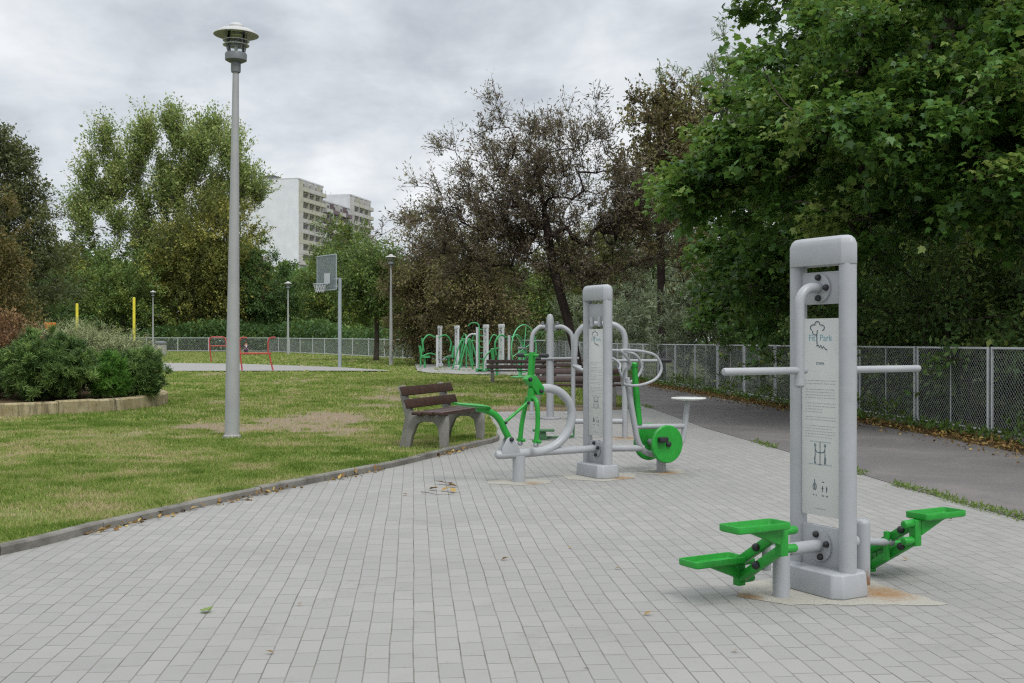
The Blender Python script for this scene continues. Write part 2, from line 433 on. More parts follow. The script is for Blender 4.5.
KERB = [(-5.6, 2.6), (-4.3, 5.0), (-3.25, 6.95), (-2.88, 8.1), (-2.30, 9.6), (-1.78, 10.8), (-1.20, 12.1), (-.56, 13.95), (-.22, 14.85), (-.17, 15.4)]
BACK = [(-.24, 16.6), (-.38, 19), (-.46, 20.6), (-.36, 21.3), (.1, 21.45), (1.4, 21.6), (2.3, 22.1), (2.62, 23), (2.55, 25), (2.0, 31), (1.25, 40)]
KS = smooth_path([(x, y, 0) for x, y in KERB], 8); KIN = []
for i in range(len(KS)):
    t_ = (KS[min(i + 1, len(KS) - 1)] - KS[max(i - 1, 0)]).normalized(); q_ = KS[i] + Vector((-t_.y, t_.x, 0)) * .05; KIN.append((q_.x, q_.y))
LAWN = KIN + BACK + [(-.9, 56), (-2, 66), (-6, 72), (-16, 92), (-24, 100), (-60, 104), (-60, 2.6)]
BARES = [(-3.3, 18.6, 1.15, 2.2, 1.3), (-2.9, 16.6, .8, .9, .8), (-5.4, 15.6, 1.6, .7, .75), (-5.3, 12.6, 1.0, .5, .8), (-3.9, 15.3, .5, .5, .5), (1.2, 22.0, 2.6, .9, .85),
         (-3.6, 8.1, .5, .9, .55), (-1.0, 14.0, .5, .7, .5), (-6.9, 18.2, 2.2, .6, .55), (-2.6, 22.5, 2.0, 1.0, .5), (-4.4, 17.5, .9, .7, .6), (-2.7, 9.4, .35, 1.0, .35), (-.7, 18.5, .4, 2.2, .4)]
def bare_at(x, y):
    s = np.zeros_like(np.asarray(x, float))
    jx = x + (fbm(x * 1.3, y * 1.3, 5) - .5) * 1.6; jy = y + (fbm(x * 1.3, y * 1.3, 9) - .5) * 1.8
    for cx, cy_, rx, ry, a in BARES: s = np.maximum(s, a * np.exp(-((jx - cx) / rx) ** 2 - ((jy - cy_) / ry) ** 2))
    s = s + .75 * np.clip((fbm(x * .42, y * .30, 21, 4) - .58) * 5, 0, 1) * np.where(y > 11, 1, .6)
    return np.clip(s, 0, 1)
def lawn_z(x, y): return (fbm(x * .5, y * .5, 31, 3) - .5) * .05 * np.clip((y - 16) / 8, 0.15, 1) + np.clip((y - 22.5) / 6, 0, 1) * np.clip((41 - y) / 5, 0, 1) * .05
sheet('lawn', LAWN, .040, M['lawn'],
      xs=list(np.arange(-13, 2.6, .5)) + [-50, -40, -32, -26, -22, -18, -15], ys=list(np.arange(3, 27, .5)) + list(np.arange(28, 104, 2.)),
      zf=lawn_z, tintf=bare_at, skirt=.09)
# kerb stones, 1 m long, along the lawn's edge
mb = MB(); kp = smooth_path([(x, y, 0) for x, y in KERB], 8)
L = [0]
for i in range(1, len(kp)): L.append(L[-1] + (kp[i] - kp[i - 1]).length)
def at_len(s):
    s = min(max(s, 0), L[-1] - 1e-6)
    for i in range(1, len(kp)):
        if L[i] >= s: return kp[i - 1].lerp(kp[i], (s - L[i - 1]) / (L[i] - L[i - 1]))
rk = random.Random(4); s0 = 0
while s0 < L[-1] - .1:
    s1_ = min(s0 + 1.0, L[-1]); rings = []; dz = rk.uniform(-.006, .006); dx = rk.uniform(-.006, .006)
    for j in range(5):
        s = s0 + .004 + (s1_ - s0 - .008) * j / 4; p = at_len(s); t = (at_len(s + .02) - at_len(s - .02)).normalized(); nn = Vector((-t.y, t.x, 0))
        q = p + nn * dx; zt = .062 + dz
        rings.append([q + Vector((0, 0, -.08)), q + Vector((0, 0, zt - .012)), q + nn * .012 + Vector((0, 0, zt)), q + nn * .075 + Vector((0, 0, zt)), q + nn * .085 + Vector((0, 0, zt - .01)), q + nn * .085 + Vector((0, 0, -.08))])
    mb.loft(rings); s0 = s1_
b = NB('kerb_concrete'); v = b.coord()
k1 = b.noise(v, 3, 6, .7); k2 = b.noise(v, 80, 3, .7)
c = b.ramp(k1, [(.3, (.11, .10, .085)), (.55, (.20, .19, .168)), (.75, (.28, .27, .245))])
c = b.mix(b.rng(k2, .55, .75, 0, .5), c, (.11, .11, .095)); b.bsdf(c, .9, .2, normal=b.bump(k2, .6, .006)); M['kerb'] = b.m
mb.build('kerb', M['kerb'], smooth=30, kind='structure')

COURT = [(-40, 62), (-20, 60), (-14, 57.5), (-8, 52), (-5.6, 48.5), (-5.2, 47.4), (-9, 47.6), (-14, 47.2), (-20, 46.6), (-34, 46.4)]
sheet('concrete_court', COURT, .075, M['yard'],
      xs=[-28, -24, -20, -16, -12, -8], ys=[48, 50, 52, 54, 56], zf=None)
sheet('gym_plaza', [(-4.0, 47), (-3.3, 44.6), (-2.0, 43.2), (-.4, 42.2), (.8, 41.5), (1.2, 41.2), (.5, 50), (-.3, 58), (-5, 57)], .085, M['yard'],
      xs=[-2, 0], ys=[44, 46, 48, 50, 52, 54])
for nm, poly, ru in (
    ('cement_footing', [(1.18, 5.88), (1.42, 5.68), (1.62, 5.69), (1.90, 5.68), (2.18, 5.67), (2.235, 5.69), (2.17, 5.86), (2.06, 6.1), (2.02, 6.36), (1.62, 6.42), (1.30, 6.2)], [(1.98, 5.95, .21), (1.22, 5.86, .12)]),
    ('cement_footing', [(.55, 10.85), (.9, 10.7), (1.22, 10.95), (1.25, 11.3), (.8, 11.5), (.5, 11.25)], [(1.1, 10.95, .15)]),
    ('cement_footing', [(-.25, 10.55), (.1, 10.4), (.35, 10.55), (.4, 10.8), (.05, 10.95), (-.2, 10.8)], [(.2, 10.55, .1)]),
    ('cement_footing', [(1.28, 11.35), (1.55, 11.22), (1.8, 11.4), (1.78, 11.7), (1.4, 11.75)], [(1.6, 11.4, .15)]),
    ('cement_footing', [(1.3, 15.3), (1.7, 15.15), (2.0, 15.4), (1.9, 15.75), (1.4, 15.7)], [(1.6, 15.5, .3)])):
    cx = sum(p[0] for p in poly) / len(poly); cyy = sum(p[1] for p in poly) / len(poly)
    rr = random.Random(int(cx * 100)); P = [Vector((*poly[i], 0)).lerp(Vector((*poly[(i + 1) % len(poly)], 0)), j / 5) for i in range(len(poly)) for j in range(5)]
    poly2 = [(p.x + rr.uniform(-.012, .012), p.y + rr.uniform(-.012, .012)) for p in P]
    def tf(x, y, ru=ru):
        s = np.zeros_like(x)
        for a, c_, r_ in ru: s = np.maximum(s, np.exp(-(((x - a) ** 2 + (y - c_) ** 2) / (r_ * 1.25) ** 2) ** .8) * .8)
        return s
    xs = np.arange(min(p[0] for p in poly2), max(p[0] for p in poly2), .06); ys = np.arange(min(p[1] for p in poly2), max(p[1] for p in poly2), .06)
    sheet(nm, poly2, .002, M['cement'], xs=xs, ys=ys, tintf=tf)

# ---- planter bed outline (used to keep the grass out)
PL = smooth_path([(-14, 18.5, 0), (-11.5, 18.35, 0), (-9.6, 18.6, 0), (-8.5, 19.1, 0), (-7.55, 20.1, 0), (-7.1, 21.4, 0), (-7.1, 22.8, 0), (-7.7, 24.4, 0), (-9, 26, 0), (-11, 27.2, 0), (-14, 27.6, 0)], 6)
PLP = [(p.x, p.y) for p in PL]

# ---- grass blades
def blades(n, x0, x1, y0, y1, wid, hgt, rs, edge_bias=0):
    r = np.random.RandomState(rs)
    x = r.uniform(x0, x1, n); y = r.uniform(y0, y1, n)
    ok = inpoly(x, y, LAWN) & ~inpoly(x, y, PLP) & ~inpoly(x, y, COURT) & (np.abs(x) < y * .50 + 2.6)
    br = bare_at(x, y) * .85 + (fbm(x * 3.6, y * 3.6, 77, 4) - .43) * 1.35
    ok &= r.rand(n) > np.clip(br * 1.5 - .10, 0, .97)
    x = x[ok]; y = y[ok]; br = br[ok]; m = len(x)
    z = .036 + rise(x, y) + lawn_z(x, y)
    a = r.uniform(0, 2 * np.pi, m); h = hgt * (.55 + 1.0 * fbm(x * 2.1, y * 2.1, 91, 3)) * r.uniform(.45, 1.35, m) * (1 - .35 * np.clip(br, 0, 1)); ww = wid * r.uniform(.6, 1.4, m)
    tl = r.uniform(.1, .95, m); ta = r.uniform(0, 2 * np.pi, m)
    B = np.stack([x, y, z], 1); dx = np.stack([np.cos(a) * ww, np.sin(a) * ww, np.zeros(m)], 1)
    T = B + np.stack([np.cos(ta) * tl * h, np.sin(ta) * tl * h, h * np.sqrt(1 - .8 * tl ** 2)], 1)
    Md = B + (T - B) * .5 + np.stack([np.zeros(m), np.zeros(m), h * .12], 1)
    V = np.stack([B - dx, B + dx, Md + dx * .7, T, Md - dx * .7], 1).reshape(-1, 3)
    F = np.arange(m * 5).reshape(m, 5)
    ti = np.clip(.44 + (fbm(x * .8, y * .8, 51, 3) - .5) * .7 + (fbm(x * 3.2, y * 3.2, 52, 3) - .5) * 1.25 + r.normal(0, .19, m) + np.clip(br, 0, 1) * .30 - .03, 0, 1)
    return V, F, np.repeat(ti, 5)
parts = [blades(620000, -8.6, .2, 3.2, 12, .0035, .043, 1), blades(400000, -11.6, .2, 11.5, 18, .0055, .046, 2),
         blades(260000, -16, 3, 18, 28, .010, .06, 3), blades(120000, -22, 3, 28, 46, .022, .06, 4), blades(50000, -40, 1, 46, 95, .05, .07, 5)]
off = 0; VV = []; FF = []; TT = []
for V, F, t in parts:
    VV.append(V); FF.append(F + off); TT.append(t); off += len(V)
GM = leafmat('grass_blade', [(0, (.055, .095, .016)), (.3, (.105, .15, .032)), (.56, (.16, .19, .055)), (.80, (.22, .205, .095)), (1, (.28, .225, .14))], .36, .7, .1, k=1.75)
tag(np_mesh('grass', np.concatenate(VV), [np.concatenate(FF)], GM, tint=np.concatenate(TT), kind='stuff'), 'short patchy green and straw coloured grass on the lawn', 'grass')
# ================================================================== TREES AND SHRUBS
TPL = {
 'oval': (np.array([(0, 0, 0), (-.27, .42, .07), (0, 1, -.08), (.27, .42, .07)], float), 4),
 'narrow': (np.array([(0, 0, 0), (-.13, .4, .03), (0, 1, -.05), (.13, .4, .03)], float), 4),
 'needle': (np.array([(-.05, 0, 0), (.05, 0, 0), (.035, 1, 0), (-.035, 1, 0)], float), 4),
 'maple': (np.array([(0, 0, 0), (.46, .12, -.05), (.36, .36, .04), (.55, .62, -.07), (.27, .66, .03), (0, 1.08, -.12), (-.27, .66, .03), (-.55, .62, -.07), (-.36, .36, .04), (-.46, .12, -.05)], float), 10),
}
def nrm(a): return a / np.maximum(np.linalg.norm(a, axis=1, keepdims=True), 1e-9)

def leaves_mesh(P, D, kind, size, r, upb=1.0, droop=.0, spread=.8):
    n = len(P); T, k = TPL[kind]
    a = nrm(D * .6 + r.normal(0, spread, (n, 3)) * .6 + np.array([0, 0, -droop]))
    z = r.normal(0, .6, (n, 3)) + np.array([0, 0, upb]); z = nrm(z - a * (z * a).sum(1, keepdims=True)); x = np.cross(a, z)
    s = (size * r.uniform(.5, 1.35, n))[:, None, None]; cz = r.uniform(-.4, 3.0, n)[:, None, None]
    V = P[:, None, :] + s * (T[None, :, 0:1] * x[:, None, :] + T[None, :, 1:2] * a[:, None, :] + cz * T[None, :, 2:3] * z[:, None, :])
    return V.reshape(-1, 3), np.arange(n * k).reshape(n, k), k

def prisms(A, B, ra, rb):
    d = nrm(B - A); u = np.cross(d, np.where(np.abs(d[:, 2:3]) < .9, [[0, 0, 1.]], [[1., 0, 0]])); u = nrm(u); v = np.cross(d, u); V = []
    for P, rr in ((A, ra), (B, rb)):
        for k in range(3):
            q = 2 * np.pi * k / 3; V.append(P + (u * np.cos(q) + v * np.sin(q)) * np.asarray(rr)[:, None])
    V = np.stack(V, 1); n = len(A); base = np.arange(n)[:, None] * 6
    F = np.concatenate([base + np.array([[k, (k + 1) % 3, 3 + (k + 1) % 3, 3 + k]]) for k in range(3)])
    return V.reshape(-1, 3), F

def tree(name, label, cat, x, y, H, lobes, leaf, clumps, twigs, per, tlen, mat, bark, tr, seed, trunk_top=.6, lean=(0, 0), up=.35, outw=.7,
         droop=.15, upb=1.0, jit=.06, group=None, gap=1.0, tv=.22, twr=.006, stems=1, shell=.42, z0=None, flat=None, trunkpts=None, bright=0.):
    r = np.random.RandomState(seed); rd = random.Random(seed)
    bz = gz(x, y) if z0 is None else z0
    root = empty(name, (x, y, bz), 0, label, cat, group)
    # clump centres inside the lobes
    C = []; W = sum(l[6] for l in lobes)
    for (lx, ly, lz, rx, ry, rz, wt) in lobes:
        n = max(1, int(clumps * wt / W)); d = nrm(r.normal(0, 1, (n, 3))); q = r.rand(n) ** shell
        p = d * q[:, None] * np.array([rx, ry, rz]) * (1 + r.normal(0, .10, (n, 1))) + np.array([lx, ly, lz]); C.append(p)
    C = np.concatenate(C)
    if gap < 1:   # leave holes in the crown
        nz = vnoise(C[:, 0] * .7 + 9, C[:, 2] * .7 + C[:, 1] * .35, seed); C = C[nz < np.quantile(nz, gap)]
    C[:, 2] = np.maximum(C[:, 2], .12)
    # trunk and limbs
    mbk = MB(); nodes = []; par = []; load = []
    for sidx in range(stems):
        if trunkpts: tp = [Vector(p) for p in trunkpts]
        else:
            top = Vector((lean[0], lean[1], H * trunk_top)); o = Vector((rd.uniform(-.25, .25), rd.uniform(-.25, .25), 0)) * (stems > 1) * 2
            tp = [Vector((0, 0, -.1)) + o * .3, top * .33 + Vector((rd.uniform(-.1, .1), rd.uniform(-.1, .1), 0)) * H * .08 + o * .6, top * .68 + Vector((rd.uniform(-.1, .1), rd.uniform(-.1, .1), 0)) * H * .08 + o, top + o * 1.5]
        tp = smooth_path(tp, 4); prev = -1
        for p in tp: nodes.append(np.array(p)); par.append(prev); load.append(0.); prev = len(nodes) - 1
    ntr = len(nodes)
    order = np.argsort(np.linalg.norm(C - np.array([lean[0] * .7, lean[1] * .7, H * trunk_top * .7]), axis=1))
    ends = []
    for ci in order:
        c = C[ci]; N = np.array(nodes); dv = c - N; dist = np.linalg.norm(dv, axis=1)
        pen = np.where(dv[:, 2] < -.05 * H, 1.5 + droop, 1.0) + np.where(np.arange(len(N)) < 3, .6, 0)
        j = int(np.argmin(dist * pen)); p0 = N[j]; dl = dist[j]
        if dl < 1e-4: continue
        dirn = (c - p0); side = r.normal(0, .12, 3) * dl
        m1 = p0 + dirn * .35 + side + np.array([0, 0, .10 * dl]); m2 = p0 + dirn * .7 + side * .8 + np.array([0, 0, .08 * dl]); pv = j
        for q in (m1, m2, c): nodes.append(q); par.append(pv); load.append(0.); pv = len(nodes) - 1
        ends.append(pv)
    ld = np.zeros(len(nodes))
    for e_ in ends: ld[e_] += 1
    for i in range(len(nodes) - 1, -1, -1):
        if par[i] >= 0: ld[par[i]] += ld[i]
    mx = max(ld.max(), 1); rad = np.maximum(tr * (ld / mx) ** .48, twr * 1.3)
    for sidx in range(stems):
        nn = ntr // stems
        for k in range(nn):
            i = sidx * nn + k; rad[i] = max(rad[i], tr * (1 - .75 * k / nn)) * (1.35 if k == 0 else 1.1 if k == 1 else 1)
        mbk.tube([nodes[sidx * nn + k] for k in range(nn)], [rad[sidx * nn + k] for k in range(nn)], 9)
    A = []; B = []; RA = []; RB = []
    for i in range(ntr, len(nodes)):
        j = par[i]
        if rad[i] > twr * 3: mbk.tube([nodes[j], nodes[i]], [min(rad[j], rad[i] * 1.25), rad[i]], 6, cap=False)
        else: A.append(nodes[j]); B.append(nodes[i]); RA.append(min(rad[j], rad[i] * 1.2)); RB.append(rad[i])
    # twigs and leaves
    Ce = np.array([nodes[e_] for e_ in ends]); nC = len(Ce)
    cent = np.zeros_like(Ce); cent[:, 0] = lean[0] * .6; cent[:, 1] = lean[1] * .6; cent[:, 2] = np.minimum(Ce[:, 2] * .8, H * .5)
    outd = nrm(Ce - cent)
    ctint = r.normal(0, tv * .75, nC)
    td = nrm(np.repeat(outd, twigs, 0) * outw + r.normal(0, .62, (nC * twigs, 3)) + np.array([0, 0, up]))
    if flat: td[:, 2] *= flat; td = nrm(td)
    tl = tlen * r.uniform(.55, 1.25, nC * twigs)
    t0 = np.repeat(Ce, twigs, 0); t1 = t0 + td * tl[:, None]; t1[:, 2] -= droop * tl * .5; t1[:, 2] = np.maximum(t1[:, 2], .05)
    if A: A = np.concatenate([np.array(A), t0]); B = np.concatenate([np.array(B), t1]); RA = np.concatenate([RA, np.full(len(t0), twr)]); RB = np.concatenate([RB, np.full(len(t0), twr * .45)])
    else: A, B, RA, RB = t0, t1, np.full(len(t0), twr), np.full(len(t0), twr * .45)
    V1 = np.array([tuple(v) for v in mbk.v], float); Vp, Fp = prisms(A, B, RA, RB)
    q4 = [f for f in mbk.f if len(f) == 4]; oth = [f for f in mbk.f if len(f) != 4]
    faces = [np.array(q4), Fp + len(V1)] + ([np.array([f for f in oth if len(f) == 9])] if any(len(f) == 9 for f in oth) else [])
    np_mesh('trunk', np.concatenate([V1, Vp]), faces, bark, root, smooth=True)
    n = len(t0) * per; ti = np.repeat(np.arange(len(t0)), per)
    s = r.uniform(.12, 1.06, n); P = t0[ti] + (t1 - t0)[ti] * s[:, None] + r.normal(0, jit, (n, 3)); P[:, 2] = np.maximum(P[:, 2], .03)
    V, F, k = leaves_mesh(P, td[ti], leaf[0], leaf[1], r, upb, droop)
    tint = np.clip(.45 + bright + np.repeat(ctint, twigs)[ti] + r.normal(0, tv * .65, n), 0, 1)
    np_mesh('crown', V, [F], mat, root, tint=np.repeat(tint, k))
    return root

def barkmat(name, a, c):
    b = NB(name); v = b.mapping(b.coord(), scale=(1, 1, .25)); f = b.noise(v, 16, 5, .7)
    b.bsdf(b.ramp(f, [(.3, a), (.7, c)]), .95, .1, normal=b.bump(f, .8, .02)); return b.m
BK = barkmat('dark_bark', (.045, .037, .03), (.12, .10, .082)); BKG = barkmat('grey_bark', (.07, .065, .055), (.17, .155, .135))
BKP = barkmat('plum_bark', (.02, .015, .014), (.06, .045, .042))
LM = {
 'maple': leafmat('maple_leaf', [(0, (.018, .045, .010)), (.4, (.035, .085, .016)), (.7, (.06, .125, .022)), (1, (.13, .17, .045))], .40, .42, .35, k=1.8),
 'hazel': leafmat('dark_shrub_leaf', [(0, (.018, .035, .011)), (.5, (.038, .07, .02)), (.85, (.07, .105, .03)), (1, (.13, .15, .04))], .32, .5, .25, k=2.6),
 'willow': leafmat('grey_willow_leaf', [(0, (.07, .09, .055)), (.5, (.125, .15, .095)), (1, (.20, .22, .14))], .25, .55, .25, k=1.75),
 'plum': leafmat('purple_plum_leaf', [(0, (.045, .032, .028)), (.45, (.105, .076, .062)), (.75, (.145, .115, .078)), (1, (.17, .15, .075))], .28, .5, .3),
 'brownolive': leafmat('brown_olive_leaf', [(0, (.05, .036, .024)), (.4, (.10, .075, .040)), (.75, (.13, .12, .048)), (1, (.16, .17, .055))], .25, .6, .2, k=1.6),
 'poplar': leafmat('poplar_leaf', [(0, (.045, .07, .022)), (.45, (.095, .14, .042)), (.8, (.15, .195, .06)), (1, (.21, .22, .085))], .34, .5, .25, k=1.75),
 'lime': leafmat('lime_tree_leaf', [(0, (.035, .042, .014)), (.45, (.075, .085, .022)), (.75, (.125, .125, .03)), (1, (.20, .185, .045))], .28, .55, .25, k=1.75),
 'green': leafmat('mid_green_leaf', [(0, (.03, .05, .014)), (.5, (.065, .105, .028)), (.85, (.11, .145, .035)), (1, (.18, .18, .04))], .3, .5, .25, k=1.75),
 'darkgreen': leafmat('deep_green_leaf', [(0, (.018, .040, .012)), (.5, (.04, .08, .024)), (1, (.08, .12, .03))], .28, .5, .25, k=1.75),
 'larch': leafmat('dark_brownish_leaf', [(0, (.03, .035, .018)), (.5, (.06, .068, .032)), (1, (.11, .115, .045))], .22, .55, .2, k=1.75),
 'rust': leafmat('orange_brown_leaf', [(0, (.05, .045, .02)), (.5, (.10, .08, .028)), (1, (.19, .125, .04))], .25, .6, .2),
 'rustshrub': leafmat('rusty_shrub_leaf', [(0, (.09, .05, .026)), (.5, (.17, .095, .045)), (1, (.24, .18, .075))], .2, .6, .2),
 'pine': leafmat('mugo_pine_needle', [(0, (.022, .045, .012)), (.45, (.06, .11, .028)), (1, (.15, .22, .06))], .15, .5, .3),
 'bright': leafmat('bright_green_conifer', [(0, (.035, .10, .014)), (.5, (.075, .175, .026)), (1, (.13, .25, .045))], .2, .5, .25, k=1.2),
 'juniper': leafmat('grey_green_juniper', [(0, (.08, .10, .045)), (.5, (.17, .195, .09)), (1, (.28, .30, .16))], .12, .6, .2),
 'spruce': leafmat('blue_spruce_needle', [(0, (.05, .075, .07)), (1, (.11, .15, .14))], .1, .6, .2),
 'weed': leafmat('weed_leaf', [(0, (.03, .06, .013)), (.6, (.07, .12, .025)), (1, (.13, .17, .04))], .3, .5, .2),
}
def wx(px, Z): return (px - 512) / 1110 * Z
def wh(py, Z): return CAM_H + (341 - py) * Z / 1110

# --- the big maple that fills the right of the picture, reaching over the fence and the path
tree('maple_tree', 'huge dark green maple with big lobed leaves overhanging the fence on the right', 'tree', 9.3, 18.5, 13,
     [(.3, -.5, 7.6, 4.6, 4.6, 3.8, 5), (-3.3, -.6, 4.9, 2.9, 3.2, 1.9, 3.6), (-5.5, .4, 4.1, 1.3, 1.5, .75, 1.2), (-3.1, 1.5, 7.6, 2.0, 2.6, 2.0, 1.6), (-4.2, 3.0, 2.8, 1.7, 1.9, 1.3, 1.3),
      (-1.6, -2.6, 4.3, 2.6, 1.8, 1.5, 1.8), (1.5, -3.3, 4.6, 3.0, 2.2, 1.8, 1.6), (1, .5, 10.5, 4.0, 4, 2.2, 1.5), (3.5, 0, 5.5, 3.5, 3.5, 3.2, 2)],
     ('maple', .108), 700, 8, 25, .64, LM['maple'], BK, .24, 11, trunk_top=.75, lean=(-.7, .3), up=.05, outw=.8, droop=.30, upb=1.7, jit=.07, tv=.30, twr=.006, shell=.45, gap=.78, flat=.6)
tree('maple_tree', 'second maple standing behind the big one, mostly hidden by its crown', 'tree', 12.5, 28, 14,
     [(0, 0, 7.5, 6, 5, 5.5, 4), (-4.5, 0, 5.5, 3.2, 3.5, 3.5, 1.5)], ('maple', .24), 300, 7, 11, 1.0, LM['maple'], BK, .26, 12, trunk_top=.7, droop=.25, upb=1.4, jit=.14, twr=.008, shell=.5)
tree('maple_tree', 'third maple far behind the fence, a dark mass behind the other maples', 'tree', 18, 37, 15,
     [(0, 0, 7.5, 7, 5, 7, 4), (-5, 0, 5.0, 3.2, 3.5, 4, 1.5), (-2, -2, 2, 6, 3, 2, 1.2)], ('oval', .42), 300, 7, 13, 1.1, LM['hazel'], BK, .26, 16, trunk_top=.7, droop=.25, upb=.3, jit=.14, twr=.008, shell=.5)
# --- undergrowth behind the roadside fence
rs = random.Random(21)
HZ = [(8.6, 10.5, 4.2, 2.1), (8.9, 13.5, 4.4, 2.0), (9.0, 16.4, 4.6, 2.0), (8.1, 20.5, 4.4, 1.9), (10.6, 21.5, 6.0, 2.6), (7.8, 24.0, 4.0, 1.9), (10.5, 26, 6.5, 2.8), (7.4, 28.4, 3.4, 1.8), (11.5, 17.5, 6, 2.6), (11.2, 12.5, 6, 2.8), (9.6, 33, 6.5, 3)]
HLAB = ['dark hazel bush behind the fence at the far right edge', 'dark hazel bush behind the fence just in front of the maple trunk', 'dark hazel bush behind the fence under the maple crown',
        'dark bush behind the fence to the right of the nearest sign column', 'tall dark bush standing deep behind the fence under the maple', 'dark bush behind the fence left of the nearest sign column',
        'tall dark bush rising behind the fence left of the maple trunk', 'low dark bush where the maple branches droop to the fence', 'tall dark thicket bush hidden beneath the maple crown',
        'tall dark thicket bush at the right edge behind the fence', 'tall bush between the maple and the grey willow bushes']
for i, (x, y, h, r_) in enumerate(HZ):
    tree('hazel_bush', HLAB[i], 'bush', x, y, h, [(0, 0, h * .5, r_, r_, h * .5, 3), (rs.uniform(-.6, .6), rs.uniform(-.6, .6), h * .25, r_ * 1.05, r_ * 1.05, h * .25, 1.4)],
         ('oval', .12 if h < 5 else .16), 120, 7, 13, .55 if h < 5 else .8, LM['hazel'], BK, .05, 40 + i, trunk_top=.55, stems=3, up=.3, droop=.2, upb=.7, group='bushes behind the roadside fence', tv=.30, jit=.08)
WL = [(6.7, 36, 3.3, 1.9, 'grey green willow bush behind the fence, nearest of the pale bushes'), (6.5, 42, 4.3, 2.2, 'tallest grey green willow bush behind the fence'),
      (5.6, 49, 4.2, 2.3, 'grey green willow bush behind the fence beside the pale tree'), (4.4, 57, 4.0, 2.4, 'grey green willow bush where the two fences meet')]
for i, (x, y, h, r_, lb) in enumerate(WL):
    tree('willow_bush', lb, 'bush', x, y, h, [(0, 0, h * .52, r_, r_, h * .48, 3)], ('narrow', .20), 110, 7, 13, .65, LM['willow'], BKG, .05, 60 + i, trunk_top=.5, stems=3, up=.7, droop=.1, group='grey willow bushes behind the fence', twr=.007)
# --- plum with a leaning dark trunk
tree('plum_tree', 'sparse purple brown plum tree with a leaning dark trunk behind the benches', 'tree', 1.86, 30, 8.5,
     [(-1.4, 0, 5.5, 2.9, 2.4, 2.2, 4), (-2.6, .2, 4.2, 2.3, 2.0, 1.4, 2.6), (.5, .2, 4.5, 2.3, 1.8, 1.7, 2.3), (-.6, 0, 3.2, 2.8, 1.7, .7, 1.4), (-.9, 0, 6.8, 2.1, 1.5, .9, 1.0), (1.4, 0, 5.0, 1.5, 1.3, 1.6, 1.0)],
     ('narrow', .115), 640, 8, 11, .60, LM['plum'], BKP, .125, 13, trunkpts=[(0, 0, -.1), (-.12, 0, .9), (-.38, 0, 2.0), (-.75, 0, 3.4), (-1.0, 0, 5.0), (-1.2, 0, 6.4)],
     trunk_top=.7, lean=(-1.1, 0), up=.35, outw=.9, droop=.1, upb=.6, jit=.05, tv=.25, twr=.006, shell=.6, gap=.92)
tree('plum_tree', 'half bare brown tree behind the fence, right of the plum tree', 'tree', 5.1, 38, 10.6,
     [(0, 0, 7.2, 1.6, 1.7, 3.0, 3), (.7, 0, 8.6, 1.3, 1.3, 1.7, 1.2), (-.3, 0, 4.2, 1.9, 1.6, 2.0, 1.3)], ('oval', .14), 240, 7, 13, .7, LM['brownolive'], BKP, .14, 14, trunk_top=.8, up=.5, droop=.05, upb=.6, twr=.009, shell=.6, gap=.9)
tree('willow_tree', 'pale grey green tall tree behind the left edge of the maple', 'tree', 9.6, 50, 15.5,
     [(0, 0, 10.5, 3.0, 2.6, 4.8, 3), (-1, 0, 6, 3.2, 2.6, 3.5, 1.5)], ('narrow', .26), 190, 7, 12, 1.0, LM['willow'], BKG, .2, 15, trunk_top=.85, up=.8, droop=.05, twr=.011, shell=.6, gap=.9)
# --- trees beyond the back fence
def bgtree(name, label, px, Z, ytop, hw, mat, leaf, n, seed, bark=BK, trk=None, **k):
    x = wx(px, Z); base = gz(x, Z); H = wh(ytop, Z) - base; r_ = hw * Z / 1110
    per_ = k.pop('per', 14)
    lob = k.pop('lob', None) or [(0, 0, H * .60, r_ * .92, r_ * .9, H * .38, 3), (r_ * .25, 0, H * .33, r_, r_ * .9, H * .28, 2.0), (-r_ * .3, 0, H * .42, r_ * .8, r_ * .8, H * .26, 1.2), (0, 0, H * .14, r_ * .85, r_ * .8, H * .13, .8)]
    d = dict(trunk_top=.7, up=.35, droop=.15, upb=1.1, jit=.14, twr=.010, shell=.5); d.update(k)
    return tree(name, label, 'tree', x, Z, H, lob, leaf, int(n * 1.25), 6, per_, max(.8, r_ * .28), mat, bark, trk or (.012 * H + .06), seed, group='trees beyond the back fence', **d)
bgtree('dark_tree', 'tall dark brownish tree at the far left edge of the park', 8, 75, 128, 56, LM['larch'], ('oval', .22), 330, 101, tv=.22,
       lob=[(0, 0, 6, 3.9, 3.5, 4.5, 3), (.3, 0, 10.2, 2.7, 2.5, 3.6, 1.6), (.1, 0, 13.3, 1.3, 1.3, 2.0, .6)])
bgtree('rust_tree', 'orange brown tree low at the left edge in front of the dark one', -6, 62, 192, 34, LM['rust'], ('oval', .18), 170, 102)
rpl = random.Random(77); plumes = [(0, 0, 7, 4.6, 3, 3.4, 3.0), (-.8, 0, 12, 4.2, 3, 3.5, 1.6), (-4.5, 0, 9.5, 2.4, 2.2, 2.2, .8)]
for rad_, num in ((14.6, 15), (11.4, 12), (8.2, 9)):
    for k in range(num):
        a = R(-74 + 138 * (k + rpl.uniform(.1, .9)) / num); rr_p = rad_ * rpl.uniform(.86, 1.08)
        plumes.append((rr_p * math.sin(a) * (.80 if a < 0 else .60) - .3, rpl.uniform(-2.5, 2.5), 8.2 + rr_p * math.cos(a), .7, .7, 1.8, .5))
bgtree('poplar_tree', 'tall airy poplar with upswept branches behind the street lamp', 184, 118, 106, 100, LM['poplar'], ('oval', .30), 620, 103, bark=BKG, up=1.5, outw=.35, droop=0, shell=.5, jit=.14, trunk_top=.78, twr=.012, lob=plumes, bright=.30, per=20, trk=.2)
